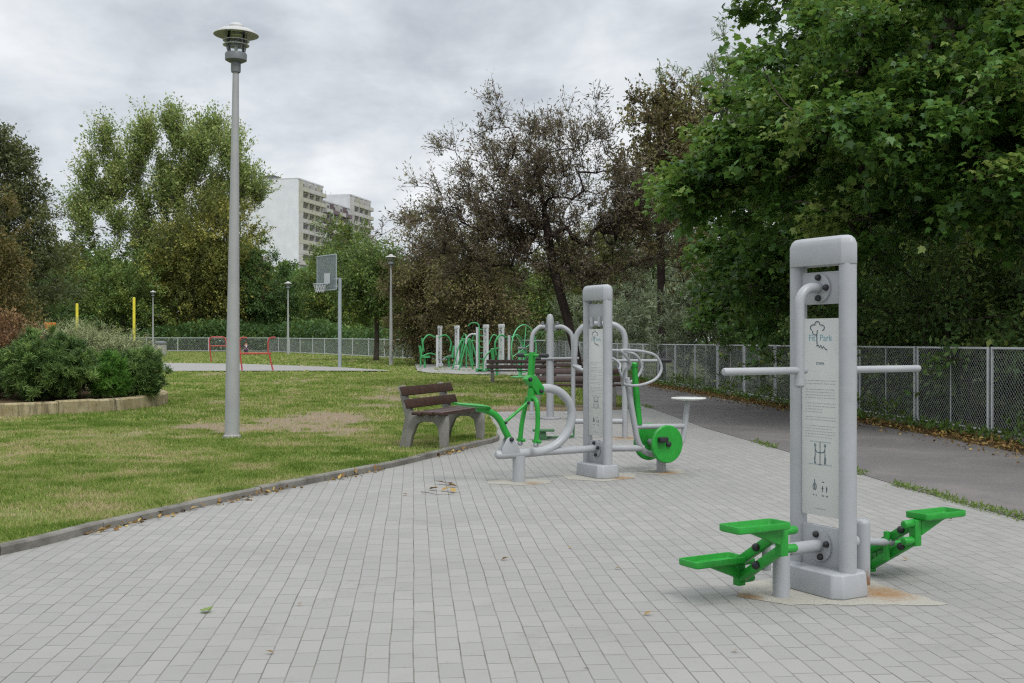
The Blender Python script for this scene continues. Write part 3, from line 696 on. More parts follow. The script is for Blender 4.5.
bgtree('lime_tree', 'broad olive lime tree with yellowing patches below the poplar', 210, 112, 188, 58, LM['lime'], ('oval', .27), 470, 104, tv=.3, bright=.15, per=18)
bgtree('round_tree', 'deep green round tree right of the lime tree', 262, 110, 244, 32, LM['darkgreen'], ('oval', .25), 170, 105)
bgtree('round_tree', 'mid green tree low between the dark tree and the poplar', 60, 112, 236, 42, LM['lime'], ('oval', .26), 170, 106)
bgtree('round_tree', 'bright green tree low in front of the poplar trunk', 122, 109, 246, 46, LM['green'], ('oval', .26), 200, 107, bright=.12)
bgtree('round_tree', 'dull green tree beside the dark tree at the left', 92, 116, 232, 42, LM['green'], ('oval', .27), 160, 108)
bgtree('round_tree', 'dark green tree behind the yellow posts', 30, 84, 262, 48, LM['darkgreen'], ('oval', .19), 170, 109)
bgtree('cherry_tree', 'green tree with yellowish top right of the apartment block', 345, 104, 218, 47, LM['green'], ('oval', .25), 330, 110, bright=.1)
bgtree('cherry_tree', 'green tree with a forked dark trunk behind the right far lamp', 376, 66, 236, 44, LM['green'], ('oval', .16), 260, 111, trunk_top=.75, lob=[(0, 0, 4.6, 2.7, 2.4, 2.4, 3), (.4, 0, 3.2, 2.4, 2, 1.2, 1)])
bgtree('hawthorn_tree', 'brown olive twiggy tree behind the far gym', 428, 58, 206, 44, LM['brownolive'], ('oval', .14), 330, 112, trunk_top=.6, up=.1, droop=.3, shell=.6)
bgtree('hawthorn_tree', 'lower brown twiggy tree left of the plum tree', 474, 54, 214, 42, LM['brownolive'], ('oval', .14), 260, 113, trunk_top=.6, up=.1, droop=.3, shell=.6)
bgtree('round_tree', 'green tree seen under the plum crown behind the far gym', 505, 74, 262, 52, LM['green'], ('oval', .17), 240, 114, bright=.05)
bgtree('round_tree', 'olive tree seen behind the plum trunk', 560, 78, 226, 48, LM['lime'], ('oval', .18), 240, 115)
bgtree('round_tree', 'dark olive tree between the plum and the half bare tree', 612, 72, 198, 46, LM['lime'], ('oval', .18), 260, 116)
bgtree('round_tree', 'dark green tree right of the half bare tree', 664, 66, 186, 44, LM['darkgreen'], ('oval', .18), 240, 117)
bgtree('round_tree', 'low green tree in the gap left of the cherry trees', 296, 112, 282, 28, LM['darkgreen'], ('oval', .25), 110, 118)
bgtree('spruce_tree', 'small blue grey spruce standing behind the far gym', 489, 62, 316, 12, LM['spruce'], ('needle', .25), 70, 119, lob=[(0, 0, .9, .65, .65, .8, 2), (0, 0, 1.8, .38, .38, .9, 1.2), (0, 0, 2.5, .15, .15, .4, .4)], jit=.04, twr=.01)
# --- far off wood closing the view
r = np.random.RandomState(7); n = 64000
wxx = r.uniform(-110, 75, n); wyy = r.uniform(134, 146, n); top = 8.5 + 4.5 * vnoise(wxx * .14, wxx * 0, 5) + 2.4 * vnoise(wxx * .5, wxx * 0, 8)
P = np.stack([wxx, wyy, .4 + top * r.rand(n) ** .7], 1)
V, F, k = leaves_mesh(P, nrm(r.normal(0, 1, (n, 3))), 'oval', 1.0, r, .0, .2)
tt = np.clip(.4 + (vnoise(wxx * .2, P[:, 2] * .25, 4) - .5) * .9 + r.normal(0, .15, n), 0, 1)
tag(np_mesh('distant_wood', V, [F], LM['hazel'], tint=np.repeat(tt, k), kind='stuff'), 'far dark wood closing the view behind the trees', 'wood')
# --- hedge undergrowth behind the back fence
r = np.random.RandomState(8); n = 26000; s = r.rand(n)
hx = -46 + s * 51; hy = np.interp(hx, [-46, -22, -6, 2.5, 5], [106, 104, 74, 66, 66]) + r.uniform(0, 4, n)
P = np.stack([hx, hy, rise(hx, hy) + (1.7 + 1.3 * vnoise(hx * .3, hx * 0, 3)) * r.rand(n) ** .8], 1)
V, F, k = leaves_mesh(P, nrm(r.normal(0, 1, (n, 3))), 'oval', .32, r, .2, .2)
tt = np.clip(.42 + (vnoise(hx * .5, P[:, 2], 4) - .5) * .7 + r.normal(0, .18, n), 0, 1)
tag(np_mesh('undergrowth', V, [F], LM['darkgreen'], tint=np.repeat(tt, k), kind='stuff'), 'dense low green undergrowth along the back fence', 'undergrowth')

# --- planter bed, stone edging, soil and its shrubs
b = NB('mossy_stone_edging'); v = b.coord()
p1 = b.noise(v, 4, 6, .7); p2 = b.noise(b.mapping(v, scale=(1, 1, .22)), 7, 5, .7); p3 = b.noise(v, 50, 4, .7)
c = b.ramp(p1, [(.3, (.26, .21, .11)), (.6, (.40, .34, .21)), (.8, (.46, .41, .29))])
c = b.mix(b.rng(p2, .50, .66, 0, .85), c, (.075, .065, .045)); c = b.mix(b.rng(p3, .6, .75, 0, .4), c, (.12, .14, .05))
b.bsdf(c, .95, .15, normal=b.bump(p3, .8, .012)); M['stone'] = b.m
mb = MB(); rp = random.Random(3)
i = 0
while i < len(PL) - 1:
    j = min(i + 3, len(PL) - 1); rings = []
    seg = [PL[i].lerp(PL[i + 1], .02)] + [PL[k] for k in range(i + 1, j)] + [PL[j].lerp(PL[j - 1], .02)]
    zt = .30 + rp.uniform(-.01, .012)
    for q, p in enumerate(seg):
        a = seg[max(0, q - 1)]; c_ = seg[min(len(seg) - 1, q + 1)]; t = (c_ - a).normalized(); nn = Vector((-t.y, t.x, 0))
        rings.append([p + Vector((0, 0, -.06)), p + Vector((0, 0, zt - .03)), p + nn * .03 + Vector((0, 0, zt)), p + nn * .15 + Vector((0, 0, zt)), p + nn * .17 + Vector((0, 0, -.06))])
    mb.loft(rings); i = j
bed = empty('planter_bed', (-10, 22, 0), 0, 'curved raised flower bed edged with mossy yellowish stone', 'planter')
o = mb.build('stone_edging', M['stone'], smooth=30); o.parent = bed; o.location = (10, -22, 0)
sp = [(p.x, p.y) for p in PL]
cx_, cy_2 = -10.5, 22.8
so_ = sheet('soil', [(x + (cx_ - x) * .02, y + (cy_2 - y) * .02) for x, y in sp], .20, M['soil'], xs=np.arange(-13.5, -7, .4), ys=np.arange(19, 27, .4),
            zf=lambda x, y: .22 * np.exp(-((x + 10.2) / 2.4) ** 2 - ((y - 22.8) / 2.2) ** 2) + (fbm(x * 3, y * 3, 3) - .5) * .05)
del so_['kind']; so_.parent = bed; so_.location = (10, -22, 0)
def shrub(name, label, x, y, z, h, rx, mat, leaf, n, seed, **k):
    d = dict(trunk_top=.3, stems=2, up=.8, droop=0, upb=.2, jit=.008, twr=.005, tv=.2, shell=.16, group='shrubs in the stone edged bed'); d.update(k)
    tw = d.pop('twigs', 8); per = d.pop('per', 22); tl = d.pop('tlen', .13)
    lob = d.pop('lob', None) or [(0, 0, h * .46, rx, rx, h * .48, 3), (0, 0, h * .40, rx * .8, rx * .8, h * .36, 1.2)]
    return tree(name, label, 'shrub', x, y, h, lob, leaf, n, tw, per, tl, mat, BK, .03, seed, z0=z, **d)
shrub('mugo_pine', 'largest dark green mugo pine, left in the stone edged bed', -8.72, 20.9, .24, 1.22, .80, LM['pine'], ('needle', .085), 420, 201, tv=.36, per=30)
shrub('mugo_pine', 'small dark green mugo pine at the right end of the bed', -7.28, 21.8, .22, .92, .44, LM['pine'], ('needle', .08), 170, 202, tv=.36, per=30)
shrub('mugo_pine', 'dark green mugo pine standing behind the bright green conifer in the bed', -8.05, 22.4, .24, .95, .36, LM['pine'], ('needle', .08), 110, 205, tv=.36, per=30)
shrub('dwarf_conifer', 'brighter green dwarf conifer between the two front mugo pines', -7.72, 21.25, .22, .86, .30, LM['bright'], ('needle', .07), 170, 203, bright=.1, tv=.3)
shrub('juniper', 'spreading pale grey green juniper behind the dark pines', -9.0, 23.2, .28, 1.6, 1.2, LM['juniper'], ('needle', .075), 260, 204, up=.25, outw=1.1, tlen=.5, per=30, droop=.2, jit=.03, bright=.15,
      lob=[(0, 0, .72, 1.05, .9, .36, 3), (-.3, -.1, .86, .6, .7, .24, 1), (.8, -.2, .58, .5, .6, .28, .8)])
shrub('spirea_shrub', 'rusty orange brown shrub just behind the largest pine at the left', -10.25, 22.5, .3, 1.5, .95, LM['rustshrub'], ('oval', .05), 170, 206, per=14, tlen=.3, jit=.03)
shrub('spirea_shrub', 'second rusty shrub farther back at the left edge of the bed', -11.3, 24.4, .3, 1.45, .8, LM['rustshrub'], ('oval', .05), 150, 207, per=14, tlen=.3, jit=.03)
shrub('spirea_shrub', 'low olive shrub just left of the largest pine', -9.95, 20.9, .26, .75, .4, LM['green'], ('oval', .045), 60, 208, per=14, tlen=.22, jit=.03)

# --- weeds and fallen leaves along the fence foot and the asphalt edge (nobody could count them)
r = np.random.RandomState(15); n = 7500
yy = 9 + (r.rand(n) ** 1.3) * 46; xx = 8.28 - .1 * yy + r.normal(-.1, .16, n); hh = np.where(vnoise(xx * 1.7, yy * .8, 3) > .62, .36, .10)
P = np.stack([xx, yy, rise(xx, yy) + hh * r.rand(n)], 1)
V1, F1, k = leaves_mesh(P, nrm(r.normal(0, 1, (n, 3)) + [0, 0, 1.2]), 'narrow', .13, r, .4, 0)
n2 = 9000; pts = np.array(ASL[1:-1]); ys_ = 5 + (r.rand(n2) ** 1.6) * 32; xs_ = np.interp(ys_, pts[:, 1], pts[:, 0]); okk = vnoise(ys_ * 1.1, ys_ * 0, 9) > .50
ys_ = ys_[okk]; xs_ = xs_[okk] + r.normal(0, .035, okk.sum()) + .05 * (vnoise(ys_ * 3, ys_ * 0, 2) - .5); n2 = len(ys_)
P2 = np.stack([xs_, ys_, .004 + rise(xs_, ys_) + .03 * r.rand(n2)], 1)
V2, F2, k = leaves_mesh(P2, nrm(r.normal(0, 1, (n2, 3)) + [0, 0, .5]), 'narrow', .042, r, .4, 0)
tt = np.clip(np.concatenate([r.normal(.5, .2, n), r.normal(.75, .2, n2)]), 0, 1)
tag(np_mesh('weeds', np.concatenate([V1, V2]), [np.concatenate([F1, F2 + len(V1)])], LM['weed'], tint=np.repeat(tt, k), kind='stuff'), 'straggling weeds along the fence foot and the asphalt edge', 'weeds')
n = 9500; yy = 7 + (r.rand(n) ** 1.5) * 40; pr = np.array(ASR); x0_ = np.interp(yy, pr[:, 1], pr[:, 0]); u = r.rand(n)
xx = x0_ + (8.2 - .1 * yy - x0_) * np.where(r.rand(n) < .82, u, -u ** 2 * .8)
P = np.stack([xx, yy, .012 + rise(xx, yy) + .03 * r.rand(n) * (xx > x0_)], 1)
n3 = 420; q3 = r.randint(0, len(KS) - 1, n3); f3_ = r.rand(n3); ka = np.array([(p.x, p.y) for p in KS]); kp3 = ka[q3] + (ka[q3 + 1] - ka[q3]) * f3_[:, None]
kp3[:, 0] += .012 + np.abs(r.normal(0, .05, n3)); keep = vnoise(kp3[:, 1] * 2.3, kp3[:, 1] * 0, 12) > .50; kp3 = kp3[keep]; P = np.concatenate([P, np.stack([kp3[:, 0], kp3[:, 1], .008 + .012 * r.rand(len(kp3))], 1)]); n = len(P)
V, F, k = leaves_mesh(P, nrm(r.normal(0, 1, (n, 3)) * [1, 1, .15]), 'oval', .06, r, 1.5, 0)
DL = leafmat('dry_fallen_leaf', [(0, (.05, .03, .015)), (.4, (.13, .075, .03)), (.75, (.24, .16, .05)), (1, (.36, .28, .08))], .15, .7, .2)
tag(np_mesh('leaf_litter', V, [F], DL, tint=np.repeat(np.clip(r.normal(.45, .25, n), 0, 1), k), kind='stuff'), 'brown and yellow fallen leaves between the asphalt and the fence', 'leaf litter')
# single leaves and twigs on the paving
def one_leaf(x, y, s, lab, mat, sd, kind='maple', name='fallen_leaf', grp=None):
    rr = np.random.RandomState(sd); T = TPL[kind][0].copy() * s; a = rr.uniform(0, 6.28); T[:, 2] = np.abs(T[:, 2]) * 3.0 + rr.uniform(.001, .006, len(T))
    T[:, 1] -= s * .5; Vv = np.stack([T[:, 0] * math.cos(a) - T[:, 1] * math.sin(a), T[:, 0] * math.sin(a) + T[:, 1] * math.cos(a), T[:, 2]], 1)
    o = np_mesh(name, Vv, [np.arange(len(T)).reshape(1, -1)], mat, tint=np.full(len(T), rr.uniform(.25, .8))); o.location = (x, y, .004); return tag(o, lab, 'leaf', grp)
def G(px, py): Z = CAM_H * 1110 / (py - 341); return (px - 512) / 1110 * Z, Z
one_leaf(-1.52, 5.53, .062, 'single pale green leaf lying on the grey paving at the left', LM['poplar'], 8)
for i, (x, y) in enumerate([G(434, 490), G(441, 484), G(446, 491), G(452, 487), G(453, 492), G(449, 485)]):
    one_leaf(x, y, .12, 'dry brown leaf in the little heap of debris on the paving', DL, 30 + i, 'oval', grp='leaf heap on the paving')
LL = ['near the bottom edge, below the left foot tray', 'left of the lower green foot tray', 'just below the lower foot tray', 'to the right of the pale green leaf', 'in front of the stepper cement footing',
      'left of the little heap of debris', 'farther left of the lower foot tray', 'to the right of the stepper footing', 'near the grass tufts at the asphalt edge', 'midway between the two nearest sign columns', 'at the lower left, below the pale green leaf', 'in the middle of the paving below the rider']
for i, (x, y) in enumerate([G(587, 668), G(618, 569), G(648, 615), G(300, 605), G(735, 652), G(405, 495), G(570, 548), G(905, 560), G(950, 520), G(700, 470), G(270, 654), G(505, 560)]):
    one_leaf(x, y, .03 + .012 * (i % 3), 'tiny dry leaf on the paving ' + LL[i], DL, 50 + i, 'oval', grp='scattered leaves on the paving')
tw = MB(); x, y = G(421, 492); tw.tube([(x, y, .006), (x + .06, y - .14, .02), (x + .14, y - .17, .008), (x + .30, y - .14, .005)], [.003, .003, .002, .0015], 5)
tag(tw.build('fallen_twig', BK), 'thin bent twig lying beside the little heap of leaves', 'twig')
# ================================================================== FENCES
def fence(name, label, pts, h, post_r, wire_gap, wire_r, double=True, kerb=True):
    """pts: joints along the fence; between each two stands one framed panel of wire mesh"""
    root = empty(name, (pts[0][0], pts[0][1], gz(*pts[0])), 0, label, 'fence'); O = Vector(root.location)
    for i in range(len(pts) - 1):
        a = Vector((*pts[i], gz(*pts[i]))) - O; c = Vector((*pts[i + 1], gz(*pts[i + 1]))) - O
        d = (c - a); L = d.length; d.normalize(); up = Vector((0, 0, 1)); g = .055 if double else 0
        a2 = a + d * g; c2 = c - d * g; L2 = (c2 - a2).length
        fr = MB()
        fr.tube([a2 - up * .1, a2 + up * h], post_r, 6); 
        if double or i == len(pts) - 2: fr.tube([c2 - up * .1, c2 + up * h], post_r, 6)
        fr.tube([a2 + up * (h - .02), c2 + up * (h - .02)], post_r * .8, 6)
        fr.tube([a2 + up * .10, c2 + up * .10], post_r * .7, 6)
        if not double: fr.tube([a2 + up * (h), a2 + up * (h + .04)], post_r * 1.2, 6)
        f = fr.build('fence_panel', M['white'], root)
        if double:
            mr = MB(); m_ = (a2 + c2) / 2; mr.tube([m_ + up * .1, m_ + up * (h - .03)], .009, 5); mr.build('stiffening_rod', M['wire'], f)
        y0, y1 = .11, h - .03; H = y1 - y0; A = []; B = []
        for sgn in (1, -1):
            for k in range(-int(H / wire_gap) - 1, int(L2 / wire_gap) + int(H / wire_gap) + 2):
                s0 = k * wire_gap; pa = [s0, 0.] ; pb = [s0 + sgn * H, H]
                lo, hi = 0., 1.
                dx = pb[0] - pa[0]
                for lim, s_ in ((0., 1), (L2, -1)):
                    t = (lim - pa[0]) / dx
                    if (dx > 0) == (s_ > 0): lo = max(lo, t)
                    else: hi = min(hi, t)
                if hi - lo < .02: continue
                for t, q in ((lo, A), (hi, B)): q.append(tuple(a2 + d * (pa[0] + dx * t) + up * (y0 + H * t)))
        A = np.array(A); B = np.array(B); V, F = prisms(A, B, np.full(len(A), wire_r), np.full(len(A), wire_r))
        np_mesh('wire_mesh', V, [F], M['wire'], f)
    if kerb:
        kb = MB()
        for i in range(len(pts) - 1):
            a = Vector((*pts[i], gz(*pts[i]))) - O; c = Vector((*pts[i + 1], gz(*pts[i + 1]))) - O; d = (c - a).normalized(); n = Vector((-d.y, d.x, 0)) * .05
            a = a + d * .005; c = c - d * .005
            kb.loft([[p - n + Vector((0, 0, -.1)), p - n + Vector((0, 0, .075)), p + n + Vector((0, 0, .075)), p + n + Vector((0, 0, -.1))] for p in (a, c)])
        kb.build('concrete_base', M['conc'], root)
    return root
jy = [15.6 * 1]; S = 8.28
# joints evenly spaced 2.24 m, one of them 15.6 m away
ys_ = [15.6 + 2.235 * k for k in range(-3, 21)]
fence('chain_link_fence', 'white framed wire mesh fence running along the asphalt path on the right', [(FEN(y), y) for y in ys_], 1.275, .021, .066, .0020)
E_ = (FEN(ys_[-1]), ys_[-1])
bp = [E_, (.5, 62.6), (-1.8, 64.3), (-4.1, 66), (-5.6, 68.6), (-7.0, 71.2), (-8.5, 73.9), (-9.9, 76.6), (-11.4, 79.3), (-12.8, 82), (-14.3, 84.7), (-15.7, 87.4), (-17.2, 90.1), (-18.6, 92.8), (-20.1, 95.5), (-21.6, 98.2), (-24.4, 99.2), (-27.3, 99.8), (-30.2, 100.3), (-33.2, 100.8), (-36.2, 101.2), (-39.2, 101.5)]
fence('park_boundary_fence', 'long white post wire fence closing the lawn in front of the far trees', bp, 1.28, .035, .16, .006, double=False, kerb=False)

# ================================================================== APARTMENT BLOCK
def facade_mat():
    b = NB('white_render'); v = b.coord(); f = b.noise(v, .35, 6, .65); f2 = b.noise(b.mapping(v, scale=(1, 1, .15)), 1.2, 5, .7)
    c = b.ramp(f, [(.3, (.66, .68, .70)), (.7, (.77, .785, .80))]); c = b.mix(b.rng(f2, .55, .75, 0, .35), c, (.45, .46, .46)); b.bsdf(c, .85, .2); return b.m
M['render'] = facade_mat()
M['greyrender'] = paint('grey_render', (.52, .525, .53), .85, .1, .5, spec=.2)
M['bal_y'] = paint('yellow_balcony_front', (.42, .41, .33), .7, .1, 1, spec=.2); M['bal_b'] = paint('beige_balcony_front', (.45, .435, .41), .7, .1, 1, spec=.2)
M['bal_p'] = paint('dark_balcony_front', (.16, .12, .13), .7, .1, 1, spec=.2)
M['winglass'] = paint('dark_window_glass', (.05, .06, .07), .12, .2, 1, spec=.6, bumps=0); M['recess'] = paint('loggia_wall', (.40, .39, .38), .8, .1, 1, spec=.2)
KB = 1.93
b0 = Vector((-28.9 * KB, 150 * KB, 0))
fdir = Vector((.243, .97, 0)).normalized(); ang = math.atan2(fdir.y, fdir.x)
ap = empty('apartment_block', b0, ang, 'white concrete apartment block with yellow and beige balconies beyond the trees', 'building')
# local: x along the balcony front, y towards the far side of the blank gable, z up
D = 20.5
for nm, x0, x1, y0, h in (('wall', 0, 16.0, 0, 43.7), ('wall', 16.004, 35.1, .25, 40.0), ('wall', 35.104, 51.7, 0, 44.0)):
    m_ = MB(); m_.box(((x0 + x1) / 2, (y0 + D) / 2, h / 2), (x1 - x0, D - y0, h)); wo_ = m_.build(nm, M['render'] if x0 < 8 else M['greyrender'], ap, smooth=0)
    m_ = MB(); m_.box(((x0 + x1) / 2, (y0 + D) / 2 - .05, h + .18), (x1 - x0 - .01, D - y0 + .3, .36)); m_.build('roof_edge', M['greyrender'], wo_, smooth=0)
    for k in range(3): m_ = MB(); m_.tube([(x0 + 3 + 4 * k, 9, h + .3), (x0 + 3 + 4 * k, 9, h + 2.0)], .06, 5); m_.build('roof_aerial', M['lamp_grey'], wo_)
rq = random.Random(8)
cols_ = {0: ['bal_y', 'bal_b', 'bal_y'], 1: ['bal_p', 'bal_b'], 2: ['bal_y', 'bal_b', 'bal_b']}
for bi, (x0, x1, h) in enumerate(((.4, 15.7, 43.7), (16.4, 34.8, 40.0), (35.5, 51.3, 44.0))):
    for fl in range(8):
        zf = h - .3 - 2.75 * (fl + 1); nb = 4; wdt = (x1 - x0) / nb
        for k in range(nb):
            xa = x0 + k * wdt; cx = xa + wdt / 2; yo = .25 if bi == 1 else 0
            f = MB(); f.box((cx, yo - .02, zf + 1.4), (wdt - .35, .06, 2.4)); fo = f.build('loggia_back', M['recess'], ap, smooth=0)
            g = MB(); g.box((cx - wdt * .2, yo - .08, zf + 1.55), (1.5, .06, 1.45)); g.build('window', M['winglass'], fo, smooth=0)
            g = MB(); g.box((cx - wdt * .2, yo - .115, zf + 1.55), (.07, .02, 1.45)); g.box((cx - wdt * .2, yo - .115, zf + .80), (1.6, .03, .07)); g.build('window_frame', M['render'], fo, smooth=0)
            g = MB(); g.box((cx + wdt * .22, yo - .08, zf + 1.2), (.85, .06, 2.1)); g.build('balcony_door', M['winglass'], fo, smooth=0)
            q = MB(); q.box((cx, yo - 1.15, zf + .62), (wdt - .3, .08, .95)); q.box((cx, yo - .6, zf + .06), (wdt - .3, 1.15, .14)); q.box((xa + .12, yo - .6, zf + 1.38), (.14, 1.2, 2.7))
            q.build('balcony', M[rq.choice(cols_[bi])], ap, smooth=0)
m_ = MB(); m_.box((8.7, 12.5, 44.9), (3.6, 4.4, 1.9)); m_.box((8.7, 12.5, 46.0), (4.0, 4.8, .2)); m_.build('lift_housing', M['lamp_grey'], ap, smooth=0)
m_ = MB(); m_.box((20.5, 9.6, 41.6), (4.6, 5.6, 2.6)); m_.build('lift_housing', M['lamp_grey'], ap, smooth=0)

# ================================================================== STREET LAMPS
def lamp(x, y, label):
    t = empty('street_lamp', (x, y, gz(x, y) + .02), 0, label, 'street lamp', 'street lamps of the park')
    p = MB(); p.lathe([(.105, -.05), (.10, .0), (.097, .6), (.042, 5.02), (.0, 5.03)], n=16); po = p.build('pole', M['lamp_pole'], t)
    c = MB(); c.lathe([(.0, .02), (.125, .02), (.12, .05), (.098, .065)], n=16); c.build('base_collar', M['conc'], po)
    k = MB(); k.lathe([(.06, 5.0), (.066, 5.02), (.066, 5.14), (.10, 5.14), (.145, 5.165), (.148, 5.245), (.14, 5.262), (0, 5.264)], n=20); k.build('lamp_housing', M['lamp_grey'], t)
    g = MB(); g.lathe([(.115, 5.265), (.12, 5.27), (.122, 5.50), (.115, 5.545)], n=20); go = g.build('glass_cylinder', M['glass'], t)
    bl = MB(); bl.lathe([(.0, 5.265), (.022, 5.27), (.024, 5.36), (.02, 5.42), (0, 5.43)], n=10); bl.build('bulb', M['sign'], go)
    for z_ in (5.375, 5.435):
        r_ = MB(); r_.lathe([(.150, z_), (.178, z_ - .008), (.180, z_ - .002), (.152, z_ + .007), (.150, z_)], n=24); r_.build('louvre_ring', M['sign'], t)
    f = MB()
    for q in range(4):
        a = R(45 + 90 * q); f.tube([(.138 * math.cos(a), .138 * math.sin(a), 5.29), (.158 * math.cos(a), .158 * math.sin(a), 5.40), (.158 * math.cos(a), .158 * math.sin(a), 5.56)], .006, 6)
    f.build('cage', M['lamp_grey'], t)
    h = MB(); h.lathe([(.02, 5.54), (.16, 5.55), (.25, 5.53), (.298, 5.505), (.304, 5.508), (.296, 5.525), (.22, 5.575), (.12, 5.60), (.105, 5.605), (.10, 5.635), (.06, 5.67), (0, 5.68)], n=28); h.build('hood', M['hood'], t)
    return t
l0_ = lamp(-3.82, 15.14, 'tall grey street lamp standing in the lawn, nearest of the lamps'); l0_.rotation_euler = (0, R(.6), 0)
lamp(wx(391, 56.6), 56.6, 'pale street lamp beside the far gym, right of the basketball hoop')
lamp(wx(288, 86), 86, 'small distant street lamp between the red rail and the basketball hoop')
lamp(wx(153, 104), 104, 'smallest distant street lamp beside the litter bin')

# ================================================================== BENCHES
M['benchconc'] = paint('aged_bench_concrete', (.23, .222, .20), .92, .22, 6, dirt=(.14, .138, .12), spec=.15, bumps=.5)
def bench(x, y, rz, label, L=1.5):
    """local: length along x, sitter looks towards -y"""
    t = empty('park_bench', (x, y, .05 if y < 40 else .1), rz, label, 'bench', 'concrete and wood park benches')
    for sx in (-L / 2 + .17, L / 2 - .17):
        s = MB()
        s.prism([(sx, -.43, -.1), (sx, -.44, .30), (sx, -.43, .40), (sx, .02, .385), (sx, .05, .46), (sx, .17, .76), (sx, .225, .745), (sx, .13, .36), (sx, .20, .02), (sx, .20, -.1), (sx, .08, -.1), (sx, .04, .12), (sx, -.03, .28), (sx, -.10, .315), (sx, -.24, .315), (sx, -.31, .27), (sx, -.335, .12), (sx, -.34, -.1)], (1, 0, 0), .085)
        s.build('concrete_support', M['benchconc'], t, bevel=.008)
    for yy_ in (-.385, -.235, -.085):
        p = MB(); p.box((0, yy_, .425 if yy_ < -.1 else .42), (L, .125, .04)); p.build('seat_plank', M['brown'], t, bevel=.006)
    for zc_, yc_ in ((.535, .045), (.69, .105)):
        p = MB(); p.box((0, yc_, zc_), (L, .036, .115), M=Matrix.Rotation(R(-21), 3, 'X')); p.build('back_plank', M['brown'], t, bevel=.006)
    return t
# near bench runs along the kerb and looks at the paving
bd = math.atan2(1.64, .62)
bc = Vector((-1.39, 13.6, 0)) + Vector((.353, .935, 0)) * .75 + Vector((.935, -.353, 0)) * .15
bench(bc.x, bc.y, bd, 'brown wooden bench with concrete supports on the lawn beside the kerb')
bench(1.28, 22.55, 0, 'dark brown bench facing the paving behind the exercise column with the green discs', 1.85)
bench(.18, 33.5, R(4), 'dark brown bench farther back, seen left of the round grey pole', 1.9)
bench(2.0, 36.0, R(-20), 'dark brown bench farthest back, half hidden by the second sign column', 1.7)

# ================================================================== EXERCISE STATIONS
def text_mesh(txt, size, x, z, y, mat, parent, name='lettering', depth=.0008, align='CENTER'):
    cu = bpy.data.curves.new(name, 'FONT'); cu.body = txt; cu.size = size; cu.align_x = align; cu.extrude = depth
    to = bpy.data.objects.new(name + '_src', cu); col.objects.link(to)
    dg = bpy.context.evaluated_depsgraph_get(); me = bpy.data.meshes.new_from_object(to.evaluated_get(dg)); bpy.data.objects.remove(to)
    me.materials.clear(); me.materials.append(mat); o = bpy.data.objects.new(name, me); col.objects.link(o); o.parent = parent
    o.location = (x, y, z); o.rotation_euler = (R(90), 0, 0); return o

